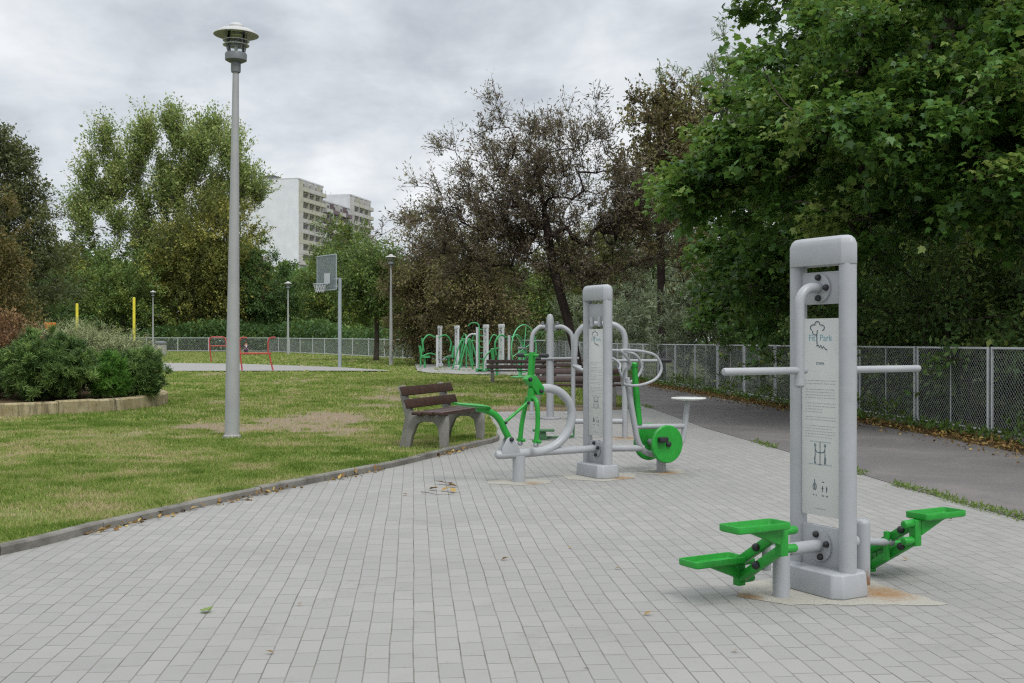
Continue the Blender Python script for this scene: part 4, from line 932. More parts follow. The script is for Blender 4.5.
def sign_panel(root, z0, z1, w, title, seed):
    p = MB(); p.box((0, -.012, (z0 + z1) / 2), (w, .012, z1 - z0)); pa = p.build('sign_panel', M['sign'], root, bevel=.002)
    yf = -.0188; H = z1 - z0; zz = lambda f: z1 - f * H       # f: fraction down the panel
    def strokes(name, lines, r_, mat):
        m_ = MB()
        for ln in lines: m_.tube([(a, yf, c_) for a, c_ in ln], r_, 5)
        return m_.build(name, mat, pa)
    k = w / .274; x0 = -.02 * k; zc = zz(.062)
    blob = []
    for cx, cz, rr, a0, a1 in ((0, .052, .018, -20, 215), (.030, .022, .022, -70, 110), (-.030, .024, .022, 60, 250), (-.016, -.012, .020, 150, 320)):
        blob.append([(x0 + k * (cx + rr * math.cos(R(a))), zc + k * .72 * (cz + rr * math.sin(R(a)))) for a in range(a0, a1 + 1, 15)])
    blob.append([(x0, zc + .004), (x0 - .004, zc - .03), (x0 - .002, zc - .075)])
    blob.append([(x0 - .006, zc - .082), (x0 + .008, zc - .078), (x0 + .014, zc - .092), (x0 + .026, zc - .079), (x0 + .036, zc - .097), (x0 + .044, zc - .085), (x0 + .06, zc - .10), (x0 + .072, zc - .104)])
    strokes('tree_emblem', blob, .0026 * k, M['ink'])
    text_mesh('Fit', .050 * k, x0 - .041 * k, zc - .055, yf + .001, M['inkteal'], pa)
    text_mesh('Park', .050 * k, x0 + .062 * k, zc - .055, yf + .001, M['inkteal'], pa)
    if title: text_mesh(title, .020 * k, 0, zz(.235), yf + .001, M['ink'], pa)
    rq = random.Random(seed)
    for block in ((.315, .33), (.36, .374, .388, .402), (.43, .446, .460, .474), (.50, .514), (.545, .559, .573, .587, .601)):
        m_ = MB()
        for f in block:
            x = -w * .40; end = w * rq.choice([.05, .30, .40, .40, .41])
            while x < end:
                l = rq.uniform(.006, .020); l = min(l, end - x + .002); m_.box((x + l / 2, yf, zz(f)), (l, .0012, rq.uniform(.0018, .0032))); x += l + rq.uniform(.004, .007)
        m_.build('text_block', M['inkpale'], pa, smooth=0)
    # two users on the machine, seen as line figures
    fig = []; zf = zz(.69); s = .055 * k
    for sx in (-1, 1):
        X = sx * .036 * k
        fig += [[(X, zf + s * .75), (X, zf - s * .1), (X - .004, zf - s * .9)], [(X, zf - s * .1), (X + .006 * sx, zf - s * .5), (X + .005, zf - s * .95)], [(X, zf + s * .55), (X - sx * .012, zf + s * .2), (X - sx * .022, zf + s * .25)]]
        fig.append([(X + .006 * math.cos(R(a)), zf + s * .92 + .007 * math.sin(R(a))) for a in range(0, 361, 45)])
    fig += [[(0, zf + s * 1.25), (0, zf - s)], [(-.014, zf + s * .2), (.014, zf + s * .2)], [(-.012, zf - s), (.012, zf - s)]]
    strokes('pictogram', fig, .0019 * k, M['ink'])
    fig = []; zf = zz(.855)
    fig += [[(-.04 + .012 * math.cos(R(a)), zf + .012 * math.sin(R(a)) * 1.5) for a in range(0, 361, 30)], [(-.04, zf + .04), (-.04, zf + .016)], [(-.04, zf + .012), (-.04, zf - .012)],
            [(.012, zf - .004), (.024, zf - .004)], [(.018, zf + .008), (.018, zf - .024)], [(.042, zf - .004), (.054, zf - .004)], [(.048, zf + .008), (.048, zf - .024)], [(.014, zf + .03), (.03, zf + .03)]]
    for X in (-.05, -.03, .014, .024, .044, .054): fig.append([(X, zf - .042), (X + .004, zf - .048)])
    strokes('pictogram', fig, .0022 * k, M['ink'])
    m_ = MB(); m_.box((0, yf, zz(.74)), (w * .62, .0012, .0045)); m_.box((0, yf, zz(.625)), (w * .55, .0012, .004)); m_.box((0, yf, zz(.965)), (w * .3, .0012, .004)); m_.build('rule', M['inkpale'], pa, smooth=0)
    return pa

def bolts(root, pts, ax, r_=.017, name='bolt_cap'):
    for p in pts:
        m_ = MB(); ax = Vector(ax).normalized(); q = ax.to_track_quat('Z', 'Y').to_matrix()
        m_.lathe([(r_, -.004), (r_ * 1.05, .008), (r_ * .85, .018), (r_ * .4, .024), (0, .025)], p, 12, q); m_.build(name, M['black'], root)

def octa(wx_, wy_, c):
    return [(wx_, -wy_ + c), (wx_, wy_ - c), (wx_ - c, wy_), (-wx_ + c, wy_), (-wx_, wy_ - c), (-wx_, -wy_ + c), (-wx_ + c, -wy_), (wx_ - c, -wy_)]

def pylon(root, H=1.915, s=.18, flange=True, title='', seed=1, z0=.405, z1=1.475):
    for sx in (-1, 1):
        m_ = MB(); m_.tube([(sx * s, 0, .10), (sx * s, 0, H - .12)], .044, 20, sy=1.12); m_.build('column_tube', M['grey'], root)
    m_ = MB(); c = .05; rings = []
    for z, d in ((H - .155, 0), (H - .05, 0), (H - .022, .008), (H - .006, .022), (H, .045)):
        rings.append([Vector((x - math.copysign(min(d, abs(x)), x), y - math.copysign(min(d * .9, abs(y)), y), z)) for x, y in octa(s + .048, .058, .04)])
    m_.loft(rings); m_.build('column_cap', M['grey'], root, bevel=.004, smooth=50)
    m_ = MB(); rings = []
    for z, d in ((.0, 0), (.122, .010), (.132, .016)):
        rings.append([Vector((x * (1 - d / .25), y * (1 - d / .14), z)) for x, y in octa(s + .058, .135, .045)])
    m_.loft(rings); m_.build('column_base', M['grey'], root, bevel=.014, seg=3, smooth=40)
    m_ = MB(); m_.box((0, 0, H - .275), (2 * s - .085, .03, .175)); tp = m_.build('upper_plate', M['grey'], root, bevel=.003)
    m_ = MB(); m_.box((0, 0, .225), (2 * s - .085, .03, .25)); m_.build('lower_plate', M['grey'], root, bevel=.003)
    sign_panel(root, z0, z1, 2 * s - .088, title, seed)

def flange(root, z, sy, rr=.078, n=4, a0=0, bolts_=True):
    m_ = MB(); q = Vector((0, sy, 0)).to_track_quat('Z', 'Y').to_matrix()
    m_.lathe([(0, 0), (rr, 0), (rr, .012), (0, .013)], (0, sy * .016, z), 28, q); m_.build('flange', M['grey'], root)
    if bolts_: bolts(root, [(rr * .72 * math.cos(R(a0 + 360 / n * k)), sy * .028, z + rr * .72 * math.sin(R(a0 + 360 / n * k))) for k in range(n)], (0, sy, 0))

b = NB('grey_coat_rusting_at_the_foot'); v = b.coord(); sx_ = b.n('ShaderNodeSeparateXYZ'); b.l(v, sx_.inputs[0])
ru = b.math('ADD', b.rng(sx_.outputs[2], .0, .16, .75, 0), b.math('MULTIPLY', b.math('SUBTRACT', b.noise(b.mapping(v, scale=(1, 1, .35)), 24, 6, .75, .5), .5), 1.3))
b.bsdf(b.mix(b.rng(ru, .3, .7), (.33, .345, .365), (.20, .10, .045)), b.rng(ru, .3, .7, .4, .9), .4); M['rusty'] = b.m
RZ = R(-60)
# ---- nearest station: twin stepper
C1 = (1.686, 6.026, 0)
st = empty('stepper_station', C1, RZ, 'twin stepper with grey sign column, handle bars and green foot trays, nearest the camera', 'exercise machine')
pylon(st, title='STEPER', seed=5)
for sy, L in ((-1, .70), (1, .77)):
    flange(st, 1.64, sy, n=4, a0=0); flange(st, .245, sy, .085, n=4, a0=45 if sy > 0 else 15)
    h = MB(); h.tube([(0, sy * .03, 1.64), (0, sy * .075, 1.64)] + arc((sy * .075, 1.545), .095, 90, 0 if sy > 0 else 180, 8)[1:] + [(0, sy * .17, 1.45), (0, sy * .17, 1.14)], .027, 16); h.lathe([(.031, 1.115), (.031, 1.15)], (0, sy * .17, 0), 14); h.lathe([(0, 1.10), (.02, 1.105), (.031, 1.115)], (0, sy * .17, 0), 14)
    h.build('curved_handle_tube', M['grey'], st)
    g = MB(); g.rod((0, sy * .12, 1.195), (0, sy * L, 1.195), .0195, 14); g.build('handle_bar', M['grey'], st)
    p = MB(); p.lathe([(.046, -.03), (.046, .335), (.043, .35), (.03, .362), (0, .366)], (0, sy * .30, 0), 20); p.build('support_post', M['grey'] if sy < 0 else M['rusty'], st)
    yb = sy * (.45 if sy < 0 else .545); ax = (0, 1, 0); dz = .105 if sy < 0 else .10; zo = 0 if sy < 0 else -.035; pv = ((.277 + zo, 0), (.184 + zo, 0))
    a = MB(); a.tube([(0, sy * .03, .245), (0, sy * .25, .245)], .034, 16); a.tube([(0, sy * .25, .245), (0, yb - sy * (.05 if sy < 0 else .0), .245 + zo)], .030 if sy < 0 else .02, 14); a.build('axle_tube', M['grey'], st)
    pl = MB(); pl.tube([(0, yb - sy * .045, .15 + zo), (0, yb - sy * .045, .31 + zo)], .024 if sy < 0 else .018, 12); pl.build('pivot_post', M['grey'] if sy < 0 else M['green'], st)
    for z_, _ in pv:
        m_ = MB(); dxx = Vector((.32, 0, 2 * dz)).normalized(); nn = Vector((-dxx.z, 0, dxx.x)); e0 = Vector((-.16, yb, z_ - dz)); e1 = Vector((.16, yb, z_ + dz))
        m_.prism([e0 - nn * .024, e1 - nn * .024, e1 + nn * .024, e0 + nn * .024], ax, .042); m_.build('link_arm', M['green'], st, bevel=.006)
        bolts(st, [(0, yb + sy * .024, z_)], (0, sy, 0), .021, 'pivot_cap')
        if sy > 0: bolts(st, [(.085, yb - .024, z_ + dz * .55)], (0, -1, 0), .021, 'pivot_cap')
    for sx in (-1, 1):
        X = sx * .16; zt = .322 + zo + sx * .113 * dz / .105; za = .277 + zo + sx * dz; zb = .184 + zo + sx * dz
        fp = empty('foot_pedal', (X, yb, zt), 0); fp.parent = st
        w2 = .078; yo = sy * .005; y1 = sy * (.355 if sy < 0 else .335); tr = MB()      # shallow tray with a raised rim
        b_ = -.032; t_ = .004; th = .009
        P = [(-w2, min(yo, y1)), (w2, min(yo, y1)), (w2, max(yo, y1)), (-w2, max(yo, y1))]
        cr_ = .018
        def rr_(ins):
            xa, xb = -w2 + ins, w2 - ins; ya, yb2 = min(yo, y1) + ins, max(yo, y1) - ins; o = []
            for (cx, cy2, q0) in ((xb - cr_, yb2 - cr_, 0), (xa + cr_, yb2 - cr_, 90), (xa + cr_, ya + cr_, 180), (xb - cr_, ya + cr_, 270)):
                o += [(cx + cr_ * math.cos(R(q0 + a)), cy2 + cr_ * math.sin(R(q0 + a))) for a in (0, 30, 60, 90)]
            return o
        V3 = lambda pts, z: [Vector((x, y, z)) for x, y in pts]
        tr.loft([V3(rr_(.006), b_), V3(rr_(0), b_ + .006), V3(rr_(0), t_), V3(rr_(th), t_), V3(rr_(th + .002), b_ + .010)])
        tr.build('foot_tray', M['green'], fp, bevel=.0015, smooth=50)
        br = MB()
        br.box((0, 0, (zb - .032 - zt + b_) / 2), (.046, .05, (zt + b_) - (zb - .032)))
        br.prism([(0, sy * .026, b_ - .001), (0, sy * .27, b_ - .001), (0, sy * .20, b_ - .018), (0, sy * .026, b_ - .088)], (1, 0, 0), .05)
        br.build('pedal_bracket', M['green'], fp, bevel=.004)
        for zz_ in (za - zt, zb - zt): pv_ = MB(); pv_.rod((0, -sy * .02, zz_), (0, -sy * .098, zz_), .0225, 14); pv_.build('pivot_sleeve', M['green'], fp)

# ---- second station: rider on the left, cycle on the right
C2 = (.858, 11.13, 0)
s2 = empty('rider_cycle_station', C2, R(-61), 'grey sign column with a green rider on its left and disc cycle on the right', 'exercise machine')
pylon(s2, title='', seed=9, H=1.915)
for sy in (-1, 1): flange(s2, .275, sy, .085, n=4, a0=15)
for sx in (-.07, .07):
    m_ = MB(); m_.tube([(sx, -.02, 1.50), (sx, -.02, 1.575), (sx, -.02, 1.60)], [.022, .022, .014], 10); m_.build('clip', M['grey'], s2)
a = MB(); a.tube([(0, -.03, .278), (0, -.66, .272)], .036, 16); a.build('connecting_tube', M['grey'], s2)
J = [(0, -1.16, .272), (0, -1.13, .268), (0, -.95, .270), (0, -.78, .274), (0, -.62, .285), (0, -.46, .352), (0, -.345, .475), (0, -.305, .63), (0, -.345, .76), (0, -.45, .855), (0, -.57, .892), (0, -.69, .89)]
a = MB(); P = smooth_path(J[1:], 5); a.tube([Vector(J[0])] + P, [.026] + [.043] * len(P), 18); a.build('curved_main_tube', M['grey'], s2)
p = MB(); p.lathe([(.062, -.03), (.062, .25)], (0, -.905, 0), 22); p.build('support_post', M['grey'], s2)
for X in (-.036, .036):
    m_ = MB(); m_.prism([(X, -1.11, .26), (X, -1.11, .33), (X, -1.05, .43), (X, -1.0, .44), (X, -.975, .41), (X, -.90, .27), (X, -.95, .245)], (1, 0, 0), .012); m_.build('pivot_bracket', M['grey'], s2, bevel=.003)
bolts(s2, [(.042, -1.01, .415)], (1, 0, 0), .022, 'pivot_cap')
ar = [(0, -1.0, .40), (0, -1.055, .49), (0, -1.105, .585), (0, -1.17, .655), (0, -1.27, .70), (0, -1.36, .72)]
m_ = MB(); m_.tube(smooth_path(ar, 5), .032, 14); m_.build('seat_arm', M['green'], s2)
seat = MB(); rings = []
for y_, w_, z_, t_ in ((-1.235, .05, .722, .03), (-1.27, .085, .735, .042), (-1.36, .12, .748, .045), (-1.46, .14, .758, .04), (-1.55, .13, .768, .032), (-1.595, .08, .772, .02)):
    rings.append([Vector((w_ * math.cos(R(q)), y_, z_ + t_ / 2 * math.sin(R(q)) * (1.3 if math.sin(R(q)) < 0 else .7))) for q in range(0, 360, 30)])
seat.loft(rings); seat.build('saddle', M['green'], s2, smooth=60)
m_ = MB(); m_.tube([(.0, -1.075, .565), (0, -.80, .765)], .016, 10); m_.build('link_rod', M['green'], s2); bolts(s2, [(.018, -1.06, .575), (.018, -.81, .76)], (1, 0, 0), .014)
for sx, y0_, z0_ in ((-.11, -.83, .37), (.11, -.78, .37)):
    f = empty('foot_rest', (0, 0, 0)); f.parent = s2
    m_ = MB(); m_.tube(smooth_path([(0, -.775, .80), (sx * .6, -.765, .80), (sx, -.765, .74), (sx, y0_ + .02, .55), (sx, y0_, z0_)], 5), .023, 12); m_.build('leg_tube', M['green'], f)
    m_ = MB(); m_.rod((sx - .07, y0_ + .01, z0_ + .02), (sx + .07, y0_ + .01, z0_ + .02), .017, 10); m_.build('foot_peg', M['green'], f)
    m_ = MB(); m_.rod((sx - .025, y0_, z0_ - .012), (sx + .025, y0_, z0_ - .012), .024, 10); m_.build('end_cap', M['grey'], f)
m_ = MB(); m_.tube([(0, -.775, .77), (0, -.765, .90)], .036, 14); m_.tube([(0, -.775, .985), (0, -.755, 1.245)], .034, 16); m_.build('steering_column', M['green'], s2)
m_ = MB(); m_.prism([(0, -.85, .985), (0, -.80, 1.03), (0, -.735, 1.02), (0, -.64, .90), (0, -.65, .83), (0, -.72, .83), (0, -.79, .92)], (1, 0, 0), .10); m_.build('pivot_block', M['green'], s2, bevel=.012)
bolts(s2, [(.052, -.685, .87), (.052, -.81, .985)], (1, 0, 0), .02)
m_ = MB(); m_.rod((-.27, -.757, 1.215), (.27, -.757, 1.215), .013, 12); hb = m_.build('handle_bar', M['green'], s2)
for sx in (-1, 1): m_ = MB(); m_.rod((sx * .145, -.757, 1.215), (sx * .29, -.757, 1.215), .021, 12); m_.build('rubber_grip', M['black'], hb)
# cycle side
a = MB(); a.tube([(0, .03, .275), (0, .56, .255)], .033, 16); a.build('connecting_tube', M['grey'], s2)
fr = [(0, .355, .98), (0, .40, .75), (0, .455, .48), (0, .49, .34), (0, .56, .235), (0, .66, .19), (0, .80, .185), (0, .95, .215), (0, 1.05, .30), (0, 1.09, .43), (0, 1.115, .60), (0, 1.145, .735)]
a = MB(); a.tube(smooth_path(fr, 5), .031, 16); a.build('cycle_frame', M['grey'], s2)
a = MB(); a.tube([(0, .46, .478), (0, 1.09, .462)], .027, 14); a.build('cross_tube', M['grey'], s2)
p = MB(); p.lathe([(.05, -.03), (.05, .19)], (0, .79, 0), 20); p.build('support_post', M['grey'], s2)
sd = MB(); sd.lathe([(0, .728), (.06, .728), (.165, .742), (.185, .752), (.18, .760), (0, .762)], (0, 1.145, 0), 28); sd.build('seat', M['sign'], s2)
for X, yy_, zz_ in ((.165, .738, .302), (-.165, .755, .300)):
    q = Vector((math.copysign(1, X), 0, 0)).to_track_quat('Z', 'Y').to_matrix()
    d = MB(); d.lathe([(0, -.022), (.185, -.022), (.193, -.012), (.193, .010), (.185, .018), (.05, .020), (0, .020)], (X, yy_, zz_), 40, q); do = d.build('pedal_disc', M['green'], s2)
    sg = math.copysign(1, X)
    k = MB(); k.box((X + sg * .05, yy_ - .085, zz_ + .05), (.06, .10, .055)); k.build('foot_block', M['black'], do, bevel=.008)
    k = MB(); k.lathe([(.028, .018), (.028, .04), (.015, .05), (0, .051)], (X, yy_, zz_), 16, q); k.build('hub_cap', M['black'], do)
k = MB(); k.tube([(-.15, .745, .302), (.15, .745, .302)], .03, 14); k.build('crank_axle', M['grey'], s2)
m_ = MB(); m_.tube([(0, .505, .50), (0, .475, .80), (0, .447, 1.10)], [.036, .033, .030], 14); m_.lathe([(0, 1.085), (.036, 1.09), (.04, 1.12), (.03, 1.135), (0, 1.14)], (0, .445, 0), 16); m_.build('steering_column', M['green'], s2)
for sx in (-.17, .17):
    lp = [(sx * .3, .30, 1.06), (sx * .6, .33, 1.13), (sx, .19, 1.235), (sx, .17, 1.262), (sx, .28, 1.262), (sx, .46, 1.245), (sx, .60, 1.20), (sx, .665, 1.08), (sx, .60, .975), (sx * .8, .46, .915), (sx * .4, .35, .905), (0, .32, .93), (sx * .3, .30, 1.06)]
    m_ = MB(); m_.tube(smooth_path(lp, 5), .0145, 10); m_.build('handle_loop', M['grey'], s2)

# ---- third station: round pole with two swinging arms
P3 = (.666, 19.4, 0)
s3 = empty('swing_station', P3, R(0), 'round grey pole with two downward bent swing arms behind the rider machine', 'exercise machine')
m_ = MB(); m_.lathe([(.066, -.03), (.066, 1.70), (.060, 1.77), (.042, 1.815), (0, 1.835)], n=22); m_.build('pole', M['grey'], s3)
m_ = MB(); m_.lathe([(.0, .0), (.19, .005), (.19, .02), (.07, .03)], n=24); m_.build('base_flange', M['grey'], s3)
for sx, xe in ((-1, -.325), (1, .40)):
    e = empty('swing_arm', (0, 0, 0)); e.parent = s3
    zt = 1.60
    m_ = MB(); P = [(sx * .05, 0, zt), (sx * .15, 0, zt + .01), (xe * .62, -.01, zt - .01), (xe * .92, -.03, zt - .12), (xe, -.04, zt - .32), (xe, -.06, .9), (xe, -.08, .10)]
    m_.tube(smooth_path(P, 6), .038, 14); m_.build('bent_tube', M['grey'], e)
    m_ = MB(); m_.tube([(sx * .055, 0, zt - .06), (sx * .055, 0, zt + .06)], .05, 14); m_.lathe([(.03, 0), (.03, .09), (0, .1)], (sx * .13, 0, zt), 12); m_.build('bearing', M['lamp_grey'], e)
    m_ = MB(); m_.box((xe - sx * .06, -.08, .10), (.2, .15, .03)); m_.build('foot_plate', M['grey'], e, bevel=.01)
m_ = MB(); m_.rod((-.30, -.06, 1.05), (.5, -.10, 1.06), .018, 10); m_.build('handle_bar', M['grey'], s3)
m_ = MB(); m_.rod((-.34, -.06, 1.05), (-.16, -.065, 1.05), .026, 10); m_.build('rubber_grip', M['black'], s3)
# ---- fourth: tall arch frame with a cross bar
P4 = (1.2, 15.5, 0)
s4 = empty('arch_station', P4, 0, 'tall grey arch frame with a low cross bar standing behind the cycle machine', 'exercise machine')
m_ = MB(); xl, xr = -.30, .375
P = [(xl + .06, .1, .97), (xl - .02, .08, 1.02), (xl - .02, .05, 1.2), (xl, .03, 1.42), (xl + .10, 0, 1.56), (xl + .24, 0, 1.60), (xr - .24, 0, 1.60), (xr - .10, 0, 1.56), (xr, 0, 1.42), (xr, 0, 1.0), (xr, 0, -.03)]
m_.tube(smooth_path(P, 6), .040, 14); m_.build('arch_tube', M['grey'], s4)
m_ = MB(); m_.tube([(xl + .2, .04, .98), (xl + .08, .06, .95), (xl - .05, .06, 1.02)], .026, 10); m_.build('hand_loop', M['grey'], s4)
m_ = MB(); m_.tube([(-.34, 0, .235), (.34, 0, .235)], .036, 14); m_.build('cross_bar', M['grey'], s4)
m_ = MB(); m_.rod((.0, -.03, 1.085), (.87, -.05, 1.085), .017, 10); m_.tube([(0, -.03, 1.085), (0, 0, 1.085)], .02, 8); m_.build('handle_bar', M['grey'], s4)
m_ = MB(); m_.rod((.86, -.05, 1.085), (1.02, -.05, 1.085), .03, 10); m_.build('rubber_grip', M['black'], s4)
M['dullgreen'] = paint('worn_green_paint', (.05, .14, .06), .6, .2, 9)
m_ = MB(); m_.box((-.77, -.3, .135), (.30, .16, .03)); m_.build('foot_board', M['dullgreen'], s4, bevel=.01)
m_ = MB(); m_.prism([(-.84, -.3, .12), (-.74, -.3, .12), (-.71, -.3, 0), (-.78, -.3, -.02), (-.83, -.3, .02)], (0, 1, 0), .09); m_.tube([(-.77, -.3, .03), (-.34, -.02, .03), (-.34, 0, .235)], .02, 10); m_.build('board_bracket', M['dullgreen'], s4, bevel=.004)

# ---- the wheel station and the far gym on its plaza
M['farwhite'] = paint('pale_column_paint', (.54, .55, .56), .5, .08, 3)
def far_pylon(root, H=1.93, dx=0.):
    for sx in (-1, 1):
        m_ = MB(); m_.tube([(dx + sx * .13, 0, 0), (dx + sx * .13, 0, H - .1)], .05, 10); m_.build('column_tube', M['farwhite'], root)
    m_ = MB(); m_.box((dx, 0, H - .07), (.36, .12, .15)); m_.build('column_cap', M['farwhite'], root, bevel=.02)
    m_ = MB(); m_.box((dx, 0, .07), (.34, .2, .14)); m_.build('column_base', M['farwhite'], root, bevel=.02)
    m_ = MB(); m_.box((dx, 0, .92), (.19, .03, 1.12)); p = m_.build('sign_panel', M['sign'], root)
    for zq in (1.33, .85): m_ = MB(); m_.box((dx, -.02, zq), (.10, .01, .08)); m_.build('panel_print', M['inkpale'], p, smooth=0)
    m_ = MB(); m_.box((dx, 0, 1.66), (.18, .03, .2)); m_.build('upper_plate', M['farwhite'], root)
    bolts(root, [(dx - .04, -.02, 1.68), (dx + .04, -.02, 1.62)], (0, -1, 0), .03)
def T(root, name, pts, r_, mat, n=8):
    m_ = MB(); m_.tube(smooth_path(pts, 4) if len(pts) > 2 else pts, r_, n); return m_.build(name, mat, root)
ZP = .085
def far(name, px, Z, rz, label):
    x = wx(px, Z); return empty(name, (x, Z, ZP + gz(x, Z)), R(rz), label, 'exercise machine', 'machines of the far gym')
M['fargreen'] = paint('hazed_green_paint', (.05, .30, .10), .5, .15, 6)  # green of the far machines, with distance haze put into the colour
G_, PG, W_ = M['fargreen'], M['palegreen'], M['farwhite']
f1 = far('far_station', 440, 53, -62, 'leftmost white sign column of the far gym with a green seat press')
far_pylon(f1)
T(f1, 'seat_frame', [(0, -1.0, 0), (0, -1.0, .45), (0, -.9, .9), (0, -.95, 1.35)], .04, G_); T(f1, 'press_arm', [(0, -.1, .5), (0, -.5, .62), (0, -.9, .5)], .035, G_)
m_ = MB(); m_.box((0, -.75, .48), (.34, .36, .05)); m_.build('seat', G_, f1, bevel=.01)
T(f1, 'curved_tube', [(0, .1, .3), (0, .5, .5), (0, .85, .4), (0, 1.0, 0)], .045, W_)
f2 = far('far_station', 457, 51, -62, 'second white sign column of the far gym with a green arch walker')
far_pylon(f2)
for yy_ in (.35, .9): T(f2, 'walker_frame', [(.25, yy_, 0), (.25, yy_, 1.2), (.1, yy_ + .05, 1.5), (-.1, yy_ + .05, 1.5), (-.25, yy_, 1.2), (-.25, yy_, 0)], .035, G_)
T(f2, 'rail', [(0, .1, 1.25), (0, .95, 1.25)], .03, G_); T(f2, 'swing_leg', [(.1, .6, 1.25), (.1, .62, .3)], .03, G_); T(f2, 'swing_leg', [(-.1, .7, 1.25), (-.1, .78, .3)], .03, G_)
f3 = far('ladder_station', 480, 47, -20, 'pale pole with a green ladder and hooked top in the far gym')
T(f3, 'pole', [(-.12, 0, 0), (-.12, 0, 1.85)], .065, W_, 10)
for dx in (.0, .28): T(f3, 'ladder_rail', [(dx, -.1, 0), (dx, -.1, 1.9)] if dx else [(0, -.1, 0), (0, -.1, 1.2), (0, -.1, 1.85), (-.12, -.1, 2.02), (-.35, -.1, 2.02), (-.5, -.1, 1.9)], .026, G_)
for k in range(7): T(f3, 'ladder_rung', [(0, -.1, .25 + .25 * k), (.28, -.1, .25 + .25 * k)], .02, G_)
T(f3, 'bent_arm', [(-.15, 0, 1.55), (-.4, 0, 1.55), (-.6, 0, 1.4), (-.65, 0, 1.15)], .035, W_)
f4 = far('far_station', 486, 45, -62, 'white sign column of the far gym beside the green ladder')
far_pylon(f4)
T(f4, 'handle_arch', [(0, .1, 1.1), (0, .3, 1.5), (0, .5, 1.45), (0, .6, 1.1), (0, .55, .5)], .03, G_); T(f4, 'base_rail', [(0, .1, .18), (0, .9, .18)], .04, G_)
m_ = MB(); m_.box((0, .75, .24), (.5, .3, .04)); m_.build('foot_plate', G_, f4, bevel=.01)
f5 = far('far_station', 501.5, 43, -62, 'nearest white sign column of the far gym, just left of the green wheel')
far_pylon(f5)
for k, yy_ in enumerate((-.55, -.95)): m_ = MB(); m_.box((0, yy_, .2), (.42, .16, .05)); m_.build('foot_plate', G_, f5, bevel=.01)
T(f5, 'base_rail', [(0, -.1, .14), (0, -1.1, .14)], .04, G_); T(f5, 'hand_rail', [(0, -.1, 1.0), (0, -.4, .95), (0, -.75, .6), (0, -.8, .2)], .03, G_)
f6 = far('wheel_station', 521, 37.5, 58, 'large pale green spoked wheel on a thin stand left of the round grey pole')
f6.location.z = .14
whl = MB(); whl.tube([(.80 * math.cos(R(q)), -.12, .97 + .80 * math.sin(R(q))) for q in range(0, 361, 12)], .022, 8, cap=False); wl_ = whl.build('wheel_rim', PG, f6)
for k in range(6): sp_ = MB(); sp_.tube([(0, -.12, .97), (.79 * math.cos(R(60 * k + 20)), -.12, .97 + .79 * math.sin(R(60 * k + 20)))], .014, 6); sp_.build('spoke', PG, wl_)
m_ = MB(); m_.tube([(0, -.18, .97), (0, .1, .97)], .05, 12); m_.build('hub', M['lamp_grey'], wl_); T(f6, 'stand', [(0, .06, 0), (0, .06, 1.0)], .045, PG)
m_ = MB(); m_.box((0, .06, .02), (.6, .3, .04)); m_.build('base_plate', PG, f6, bevel=.01)
f7 = far('far_station', 448, 57, 45, 'low green twister frame at the back of the far gym'); T(f7, 'post', [(0, 0, 0), (0, 0, 1.1)], .05, G_)
T(f7, 'hand_ring', [(.35 * math.cos(R(q)), .35 * math.sin(R(q)), 1.1) for q in range(0, 361, 40)], .022, G_)
for k in range(3): m_ = MB(); m_.lathe([(.16, .08), (.16, .13), (0, .135)], (.55 * math.cos(R(120 * k)), .55 * math.sin(R(120 * k)), 0), 14); m_.tube([(0, 0, .08), (.55 * math.cos(R(120 * k)), .55 * math.sin(R(120 * k)), .08)], .025, 6); m_.build('turning_disc', G_, f7)
f8 = far('far_station', 469, 55, 30, 'green bench press frame between the sign columns of the far gym')
for sx in (-.4, .4): T(f8, 'upright', [(sx, 0, 0), (sx, 0, 1.45)], .035, G_)
T(f8, 'top_bar', [(-.55, 0, 1.3), (.55, 0, 1.3)], .03, G_); m_ = MB(); m_.box((0, -.5, .48), (.3, 1.1, .06)); m_.build('lying_board', G_, f8, bevel=.01); T(f8, 'leg', [(0, -.9, 0), (0, -.9, .46)], .035, G_)
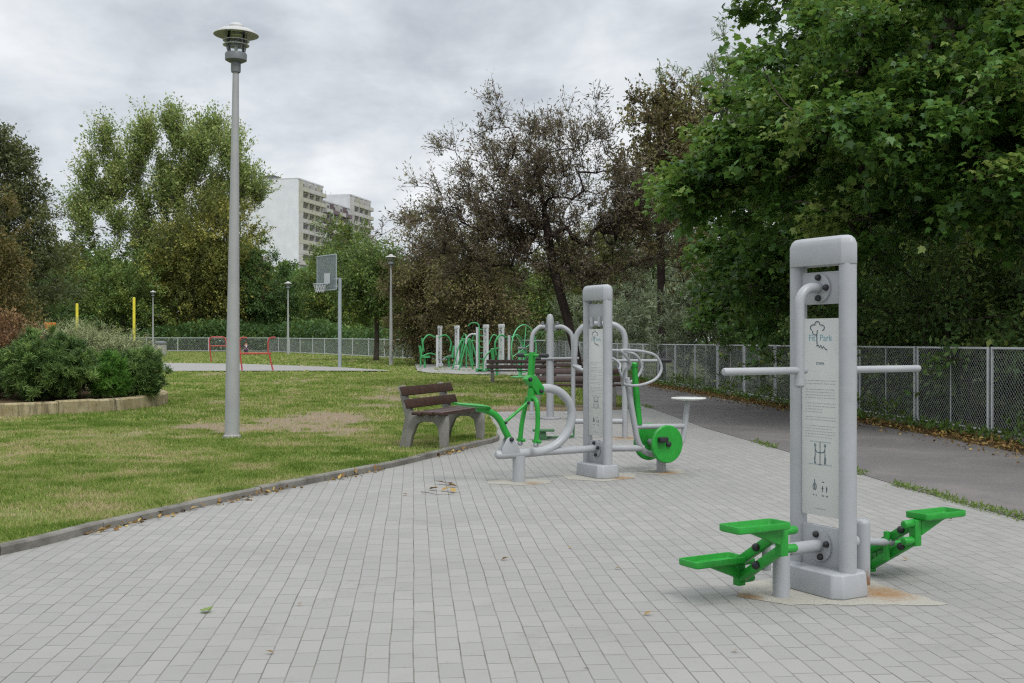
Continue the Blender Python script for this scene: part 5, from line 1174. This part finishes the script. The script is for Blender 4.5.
def green_frame(px, Z, rz, label, v):
    t = far('far_station', px, Z, rz, label)
    if v == 0:      # rower: two loops and a sliding seat
        for sx in (-.28, .28): T(t, 'side_loop', [(sx, -.6, 0), (sx, -.62, .6), (sx, -.4, 1.0), (sx, .1, 1.05), (sx, .45, .8), (sx, .5, 0)], .036, G_)
        T(t, 'cross_tube', [(-.28, -.5, .85), (.28, -.5, .85)], .03, G_); T(t, 'lever', [(0, .3, .2), (0, .1, .9), (0, -.1, 1.35)], .034, G_)
        m_ = MB(); m_.box((0, -.1, .45), (.36, .34, .05)); m_.build('seat', G_, t, bevel=.01); T(t, 'seat_post', [(0, -.1, 0), (0, -.1, .44)], .045, W_)
    elif v == 1:    # walker: A frame with two hanging legs
        for sx in (-.35, .35): T(t, 'a_frame', [(sx, -.5, 0), (sx * .9, 0, 1.35), (sx, .5, 0)], .036, G_)
        T(t, 'top_bar', [(-.4, 0, 1.33), (.4, 0, 1.33)], .034, G_)
        for sx, y_ in ((-.15, -.3), (.15, .3)):
            T(t, 'hanging_leg', [(sx, 0, 1.3), (sx, y_, .25)], .034, G_); m_ = MB(); m_.box((sx, y_, .23), (.14, .34, .04)); m_.build('foot_plate', G_, t, bevel=.01)
    else:           # press: post with two seats and curved levers
        T(t, 'post', [(0, 0, 0), (0, 0, 1.5)], .05, W_)
        for sy in (-1, 1):
            T(t, 'lever', [(0, sy * .1, 1.4), (0, sy * .5, 1.5), (0, sy * .8, 1.2), (0, sy * .75, .75)], .036, G_); T(t, 'seat_leg', [(0, sy * .7, 0), (0, sy * .7, .45)], .05, G_)
            m_ = MB(); m_.box((0, sy * .7, .47), (.36, .34, .05)); m_.build('seat', G_, t, bevel=.01); T(t, 'backrest_bar', [(0, sy * .88, .45), (0, sy * .98, 1.0)], .06, G_)
green_frame(466, 48.5, -62, 'green A-frame walker just left of the ladder in the far gym', 1)
green_frame(437, 51.5, -50, 'green double seat press at the left end of the far gym', 2)
green_frame(509, 41.8, -40, 'green double press just left of the big wheel in the far gym', 2)
um = empty('mushroom_shelter', (wx(426, 60), 60, gz(0, 60)), 0, 'brown domed shelter on a thin post at the left end of the far gym', 'shelter')
m_ = MB(); m_.lathe([(.0, 1.40), (.66, 1.36), (.70, 1.42), (.66, 1.58), (.50, 1.76), (.25, 1.87), (0, 1.90)], n=24); m_.build('dome_roof', M['redbrown'], um); T(um, 'post', [(0, 0, 0), (0, 0, 1.42)], .04, M['lamp_grey'])

# ================================================================== SMALL THINGS ON THE LAWN
for px, Z, yt, lb in ((77, 46, 303, 'shorter yellow post behind the stone edged bed, left of the other'), (134, 46, 297, 'taller yellow post right of the grey green juniper')):
    x = wx(px, Z); t = empty('goal_post', (x, Z, gz(x, Z)), 0, lb, 'post', 'yellow posts behind the flower bed')
    m_ = MB(); m_.tube([(0, 0, -.05), (0, 0, wh(yt, Z) - gz(x, Z) - .02), (0, 0, wh(yt, Z) - gz(x, Z))], [.055, .055, .03], 12); m_.build('post', M['yellow'], t)
    m_ = MB(); m_.box((0, 0, .03), (.3, .3, .06)); m_.build('foot_plate', M['yellow'], t, bevel=.01)
x = wx(50, 44); t = empty('playground_scoop', (x, 44, .10), 0, 'orange plastic bucket top on a teal frame behind the junipers', 'play equipment')
m_ = MB(); m_.loft([[Vector((rx * math.cos(R(q)), rx * .7 * math.sin(R(q)), z_)) for q in range(0, 360, 30)] for rx, z_ in ((.12, 1.68), (.17, 1.76), (.24, 1.96), (.23, 2.0))]); m_.build('bucket', M['orange'], t)
m_ = MB(); m_.tube([(0, 0, 0), (0, 0, 1.7)], .04, 8); m_.tube([(-.35, 0, 1.62), (.35, 0, 1.62)], .05, 8); m_.build('frame', M['teal'], t)
x = wx(160.5, 84); t = empty('litter_bin', (x, 84, gz(x, 84)), 0, 'grey litter bin with a dark lid standing beside the smallest lamp', 'litter bin')
m_ = MB(); m_.lathe([(.0, 0), (.40, 0), (.44, .04), (.44, .82), (.40, .84), (0, .84)], n=20); m_.build('body', M['conc'], t)
m_ = MB(); m_.lathe([(.46, .841), (.48, .88), (.46, 1.0), (.30, 1.06), (0, 1.08)], n=20); m_.build('lid', M['lamp_grey'], t)
# red tubular rails
t = empty('red_rail', (wx(257, 48), 48, .09), 0, 'red tubular exercise rail frame on the lawn behind the nearest lamp', 'exercise rail')
A = lambda px, py, Z: (wx(px, Z) - wx(257, 48), Z - 48, wh(py, Z) - .09)
m_ = MB(); m_.tube([A(239.5, 353, 48), A(271, 353, 48)], .042, 10); m_.build('low_bar', M['red'], t)
T(t, 'leg', [A(269, 353, 48), A(273.5, 372.5, 48)], .034, M['red']); T(t, 'leg', [A(240, 353, 48), A(242.5, 372.5, 48)], .034, M['red'])
T(t, 'hook', [A(268.5, 353, 48), A(268, 345, 48), A(269, 338.5, 48), A(272, 337, 48), A(275.5, 337, 48)], .032, M['red'])
T(t, 'hook', [A(240.5, 353, 48), A(239.5, 345, 48), A(240, 339, 48), A(243, 337, 48), A(247, 337.5, 48)], .032, M['red'])
t = empty('red_rail', (wx(218, 62), 62, gz(0, 62)), 0, 'smaller red tubular rail frame left of the nearest lamp', 'exercise rail')
A = lambda px, py: (wx(px, 62) - wx(218, 62), 0, wh(py, 62) - gz(0, 62))
T(t, 'arch', [(A(211.5, 362)[0], 0, 0), A(209.5, 345), A(209.5, 339), A(212, 336.8), A(218, 336.6), A(223, 336.8), A(225.5, 339), A(226.5, 345), (A(228, 362)[0], 0, 0)], .038, M['red'])
T(t, 'cross_bar', [A(209.6, 345.5), A(226.4, 345.5)], .032, M['red'])
# basketball hoop
Zb = 52; xb = wx(335, Zb); t = empty('basketball_hoop', (xb, Zb, gz(xb, Zb) + .08), R(-52), 'grey basketball backboard with a white square on a tall grey pole', 'basketball hoop')
# local: board in the x-z plane, ring on -y
z1_, z2_ = wh(289, Zb) - gz(xb, Zb) - .08, wh(254, Zb) - gz(xb, Zb) - .08
m_ = MB(); m_.tube([(0, .25, -.1), (0, .25, 2.4), (0, .25, z1_ + .55)], .085, 14); m_.tube([(0, .25, z1_ + .5), (-.35, .06, z1_ + .5)], .06, 10); m_.tube([(0, .25, z1_ + .15), (-.35, .06, z1_ + .15)], .05, 10); m_.build('pole', M['steel'], t)
bx0, bx1 = -1.75, .12
m_ = MB()
for a, c_ in (((bx0, 0, z1_), (bx1, 0, z1_)), ((bx0, 0, z2_), (bx1, 0, z2_)), ((bx0, 0, z1_), (bx0, 0, z2_)), ((bx1, 0, z1_), (bx1, 0, z2_))): m_.tube([a, c_], .028, 6)
bo = m_.build('backboard_frame', M['steel'], t)
A_ = []; B_ = []
nx = 48; nz = 42
for k in range(1, nx): X = bx0 + (bx1 - bx0) * k / nx; A_.append((X, 0, z1_)); B_.append((X, 0, z2_))
for k in range(1, nz): Z_ = z1_ + (z2_ - z1_) * k / nz; A_.append((bx0, 0, Z_)); B_.append((bx1, 0, Z_))
V, F = prisms(np.array(A_, float), np.array(B_, float), np.full(len(A_), .0075), np.full(len(A_), .0075)); np_mesh('backboard_grid', V, [F], M['steel'], t)
xm = (bx0 + bx1) / 2 + .1
m_ = MB(); m_.box((xm, -.03, z1_ + .55), (.55, .015, .5)); m_.build('white_square', M['white'], t)
m_ = MB(); m_.tube([(xm + .3 * math.cos(R(q)), -.42 + .3 * math.sin(R(q)), z1_ + .27) for q in range(0, 361, 20)], .02, 8, cap=False); m_.box((xm, -.07, z1_ + .27), (.2, .12, .05)); ro = m_.build('ring', M['steel'], t)
m_ = MB()
for q in range(0, 360, 30): m_.tube([(xm + .29 * math.cos(R(q)), -.42 + .29 * math.sin(R(q)), z1_ + .26), (xm + .2 * math.cos(R(q + 30)), -.42 + .2 * math.sin(R(q + 30)), z1_ - .12)], .009, 4)
for q in range(0, 360, 30): m_.tube([(xm + .29 * math.cos(R(q)), -.42 + .29 * math.sin(R(q)), z1_ + .26), (xm + .2 * math.cos(R(q - 30)), -.42 + .2 * math.sin(R(q - 30)), z1_ - .12)], .009, 4)
m_.build('net', M['white'], ro)

# small child standing behind the red rail
def skinned(name, pts, edges, rad, mat, parent, sub=1):
    me = bpy.data.meshes.new(name); me.from_pydata(pts, edges, []); o = bpy.data.objects.new(name, me); col.objects.link(o)
    md = o.modifiers.new('s', 'SKIN'); md.use_smooth_shade = True
    for i, r_ in enumerate(rad): me.skin_vertices[0].data[i].radius = (r_, r_ * .85)
    me.skin_vertices[0].data[0].use_root = True
    o.modifiers.new('u', 'SUBSURF').levels = sub; o.modifiers['u'].render_levels = sub
    dg = bpy.context.evaluated_depsgraph_get(); m2 = bpy.data.meshes.new_from_object(o.evaluated_get(dg)); bpy.data.objects.remove(o)
    m2.materials.clear(); m2.materials.append(mat); m2.shade_smooth(); o2 = bpy.data.objects.new(name, m2); col.objects.link(o2)
    if parent: o2.parent = parent
    return o2
M['skin'] = paint('skin', (.50, .30, .22), .55, .05, 8); M['jacket'] = paint('dark_purple_cloth', (.055, .035, .09), .85, .2, 14); M['hair'] = paint('brown_hair', (.06, .035, .02), .6, .2, 20)
M['whitecloth'] = paint('white_cloth', (.7, .7, .7), .85, .05, 8)
xk = wx(246, 80); ch = empty('person', (xk, 80, gz(xk, 80)), R(25), 'small child in a dark purple outfit standing on the far lawn behind the red rail', 'person')
pts = [(0, 0, .52), (0, 0, .66), (0, 0, .80), (0, 0, .87), (0, -.005, .93), (0, -.01, 1.0), (0, -.01, 1.06), (.07, 0, .49), (.075, -.01, .27), (.075, 0, .05), (.08, -.07, .02), (-.07, 0, .49), (-.075, .02, .27), (-.075, .03, .05), (-.08, -.04, .02),
       (.12, 0, .79), (.17, .01, .64), (.16, -.05, .51), (.155, -.07, .45), (-.12, 0, .79), (-.17, .01, .64), (-.17, -.05, .51), (-.165, -.07, .45)]
ed = [(0, 1), (1, 2), (2, 3), (3, 4), (4, 5), (5, 6), (0, 7), (7, 8), (8, 9), (9, 10), (0, 11), (11, 12), (12, 13), (13, 14), (2, 15), (15, 16), (16, 17), (17, 18), (2, 19), (19, 20), (20, 21), (21, 22)]
skinned('body', pts, ed, [.10, .10, .09, .045, .075, .095, .06, .075, .05, .035, .03, .075, .05, .035, .03, .045, .035, .028, .022, .045, .035, .028, .022], M['skin'], ch, 2)
skinned('jacket', [(0, 0, .50), (0, 0, .64), (0, 0, .80), (.125, 0, .785), (.172, .01, .64), (.162, -.045, .52), (-.125, 0, .785), (-.172, .01, .64), (-.172, -.045, .52)], [(0, 1), (1, 2), (2, 3), (3, 4), (4, 5), (2, 6), (6, 7), (7, 8)], [.125, .118, .105, .055, .045, .04, .055, .045, .04], M['jacket'], ch, 2)
skinned('trousers', [(0, 0, .52), (.07, 0, .48), (.075, -.01, .27), (.075, 0, .09), (-.07, 0, .48), (-.075, .02, .27), (-.075, .03, .09)], [(0, 1), (1, 2), (2, 3), (0, 4), (4, 5), (5, 6)], [.115, .085, .06, .05, .085, .06, .05], M['jacket'], ch, 2)
m_ = MB(); m_.lathe([(.10, .985), (.108, 1.03), (.10, 1.075), (.065, 1.105), (0, 1.115)], (0, .012, 0), 14); m_.build('hair', M['hair'], ch)
m_ = MB(); m_.box((0, -.105, .70), (.09, .02, .10)); m_.build('shirt_patch', M['whitecloth'], ch, bevel=.01)
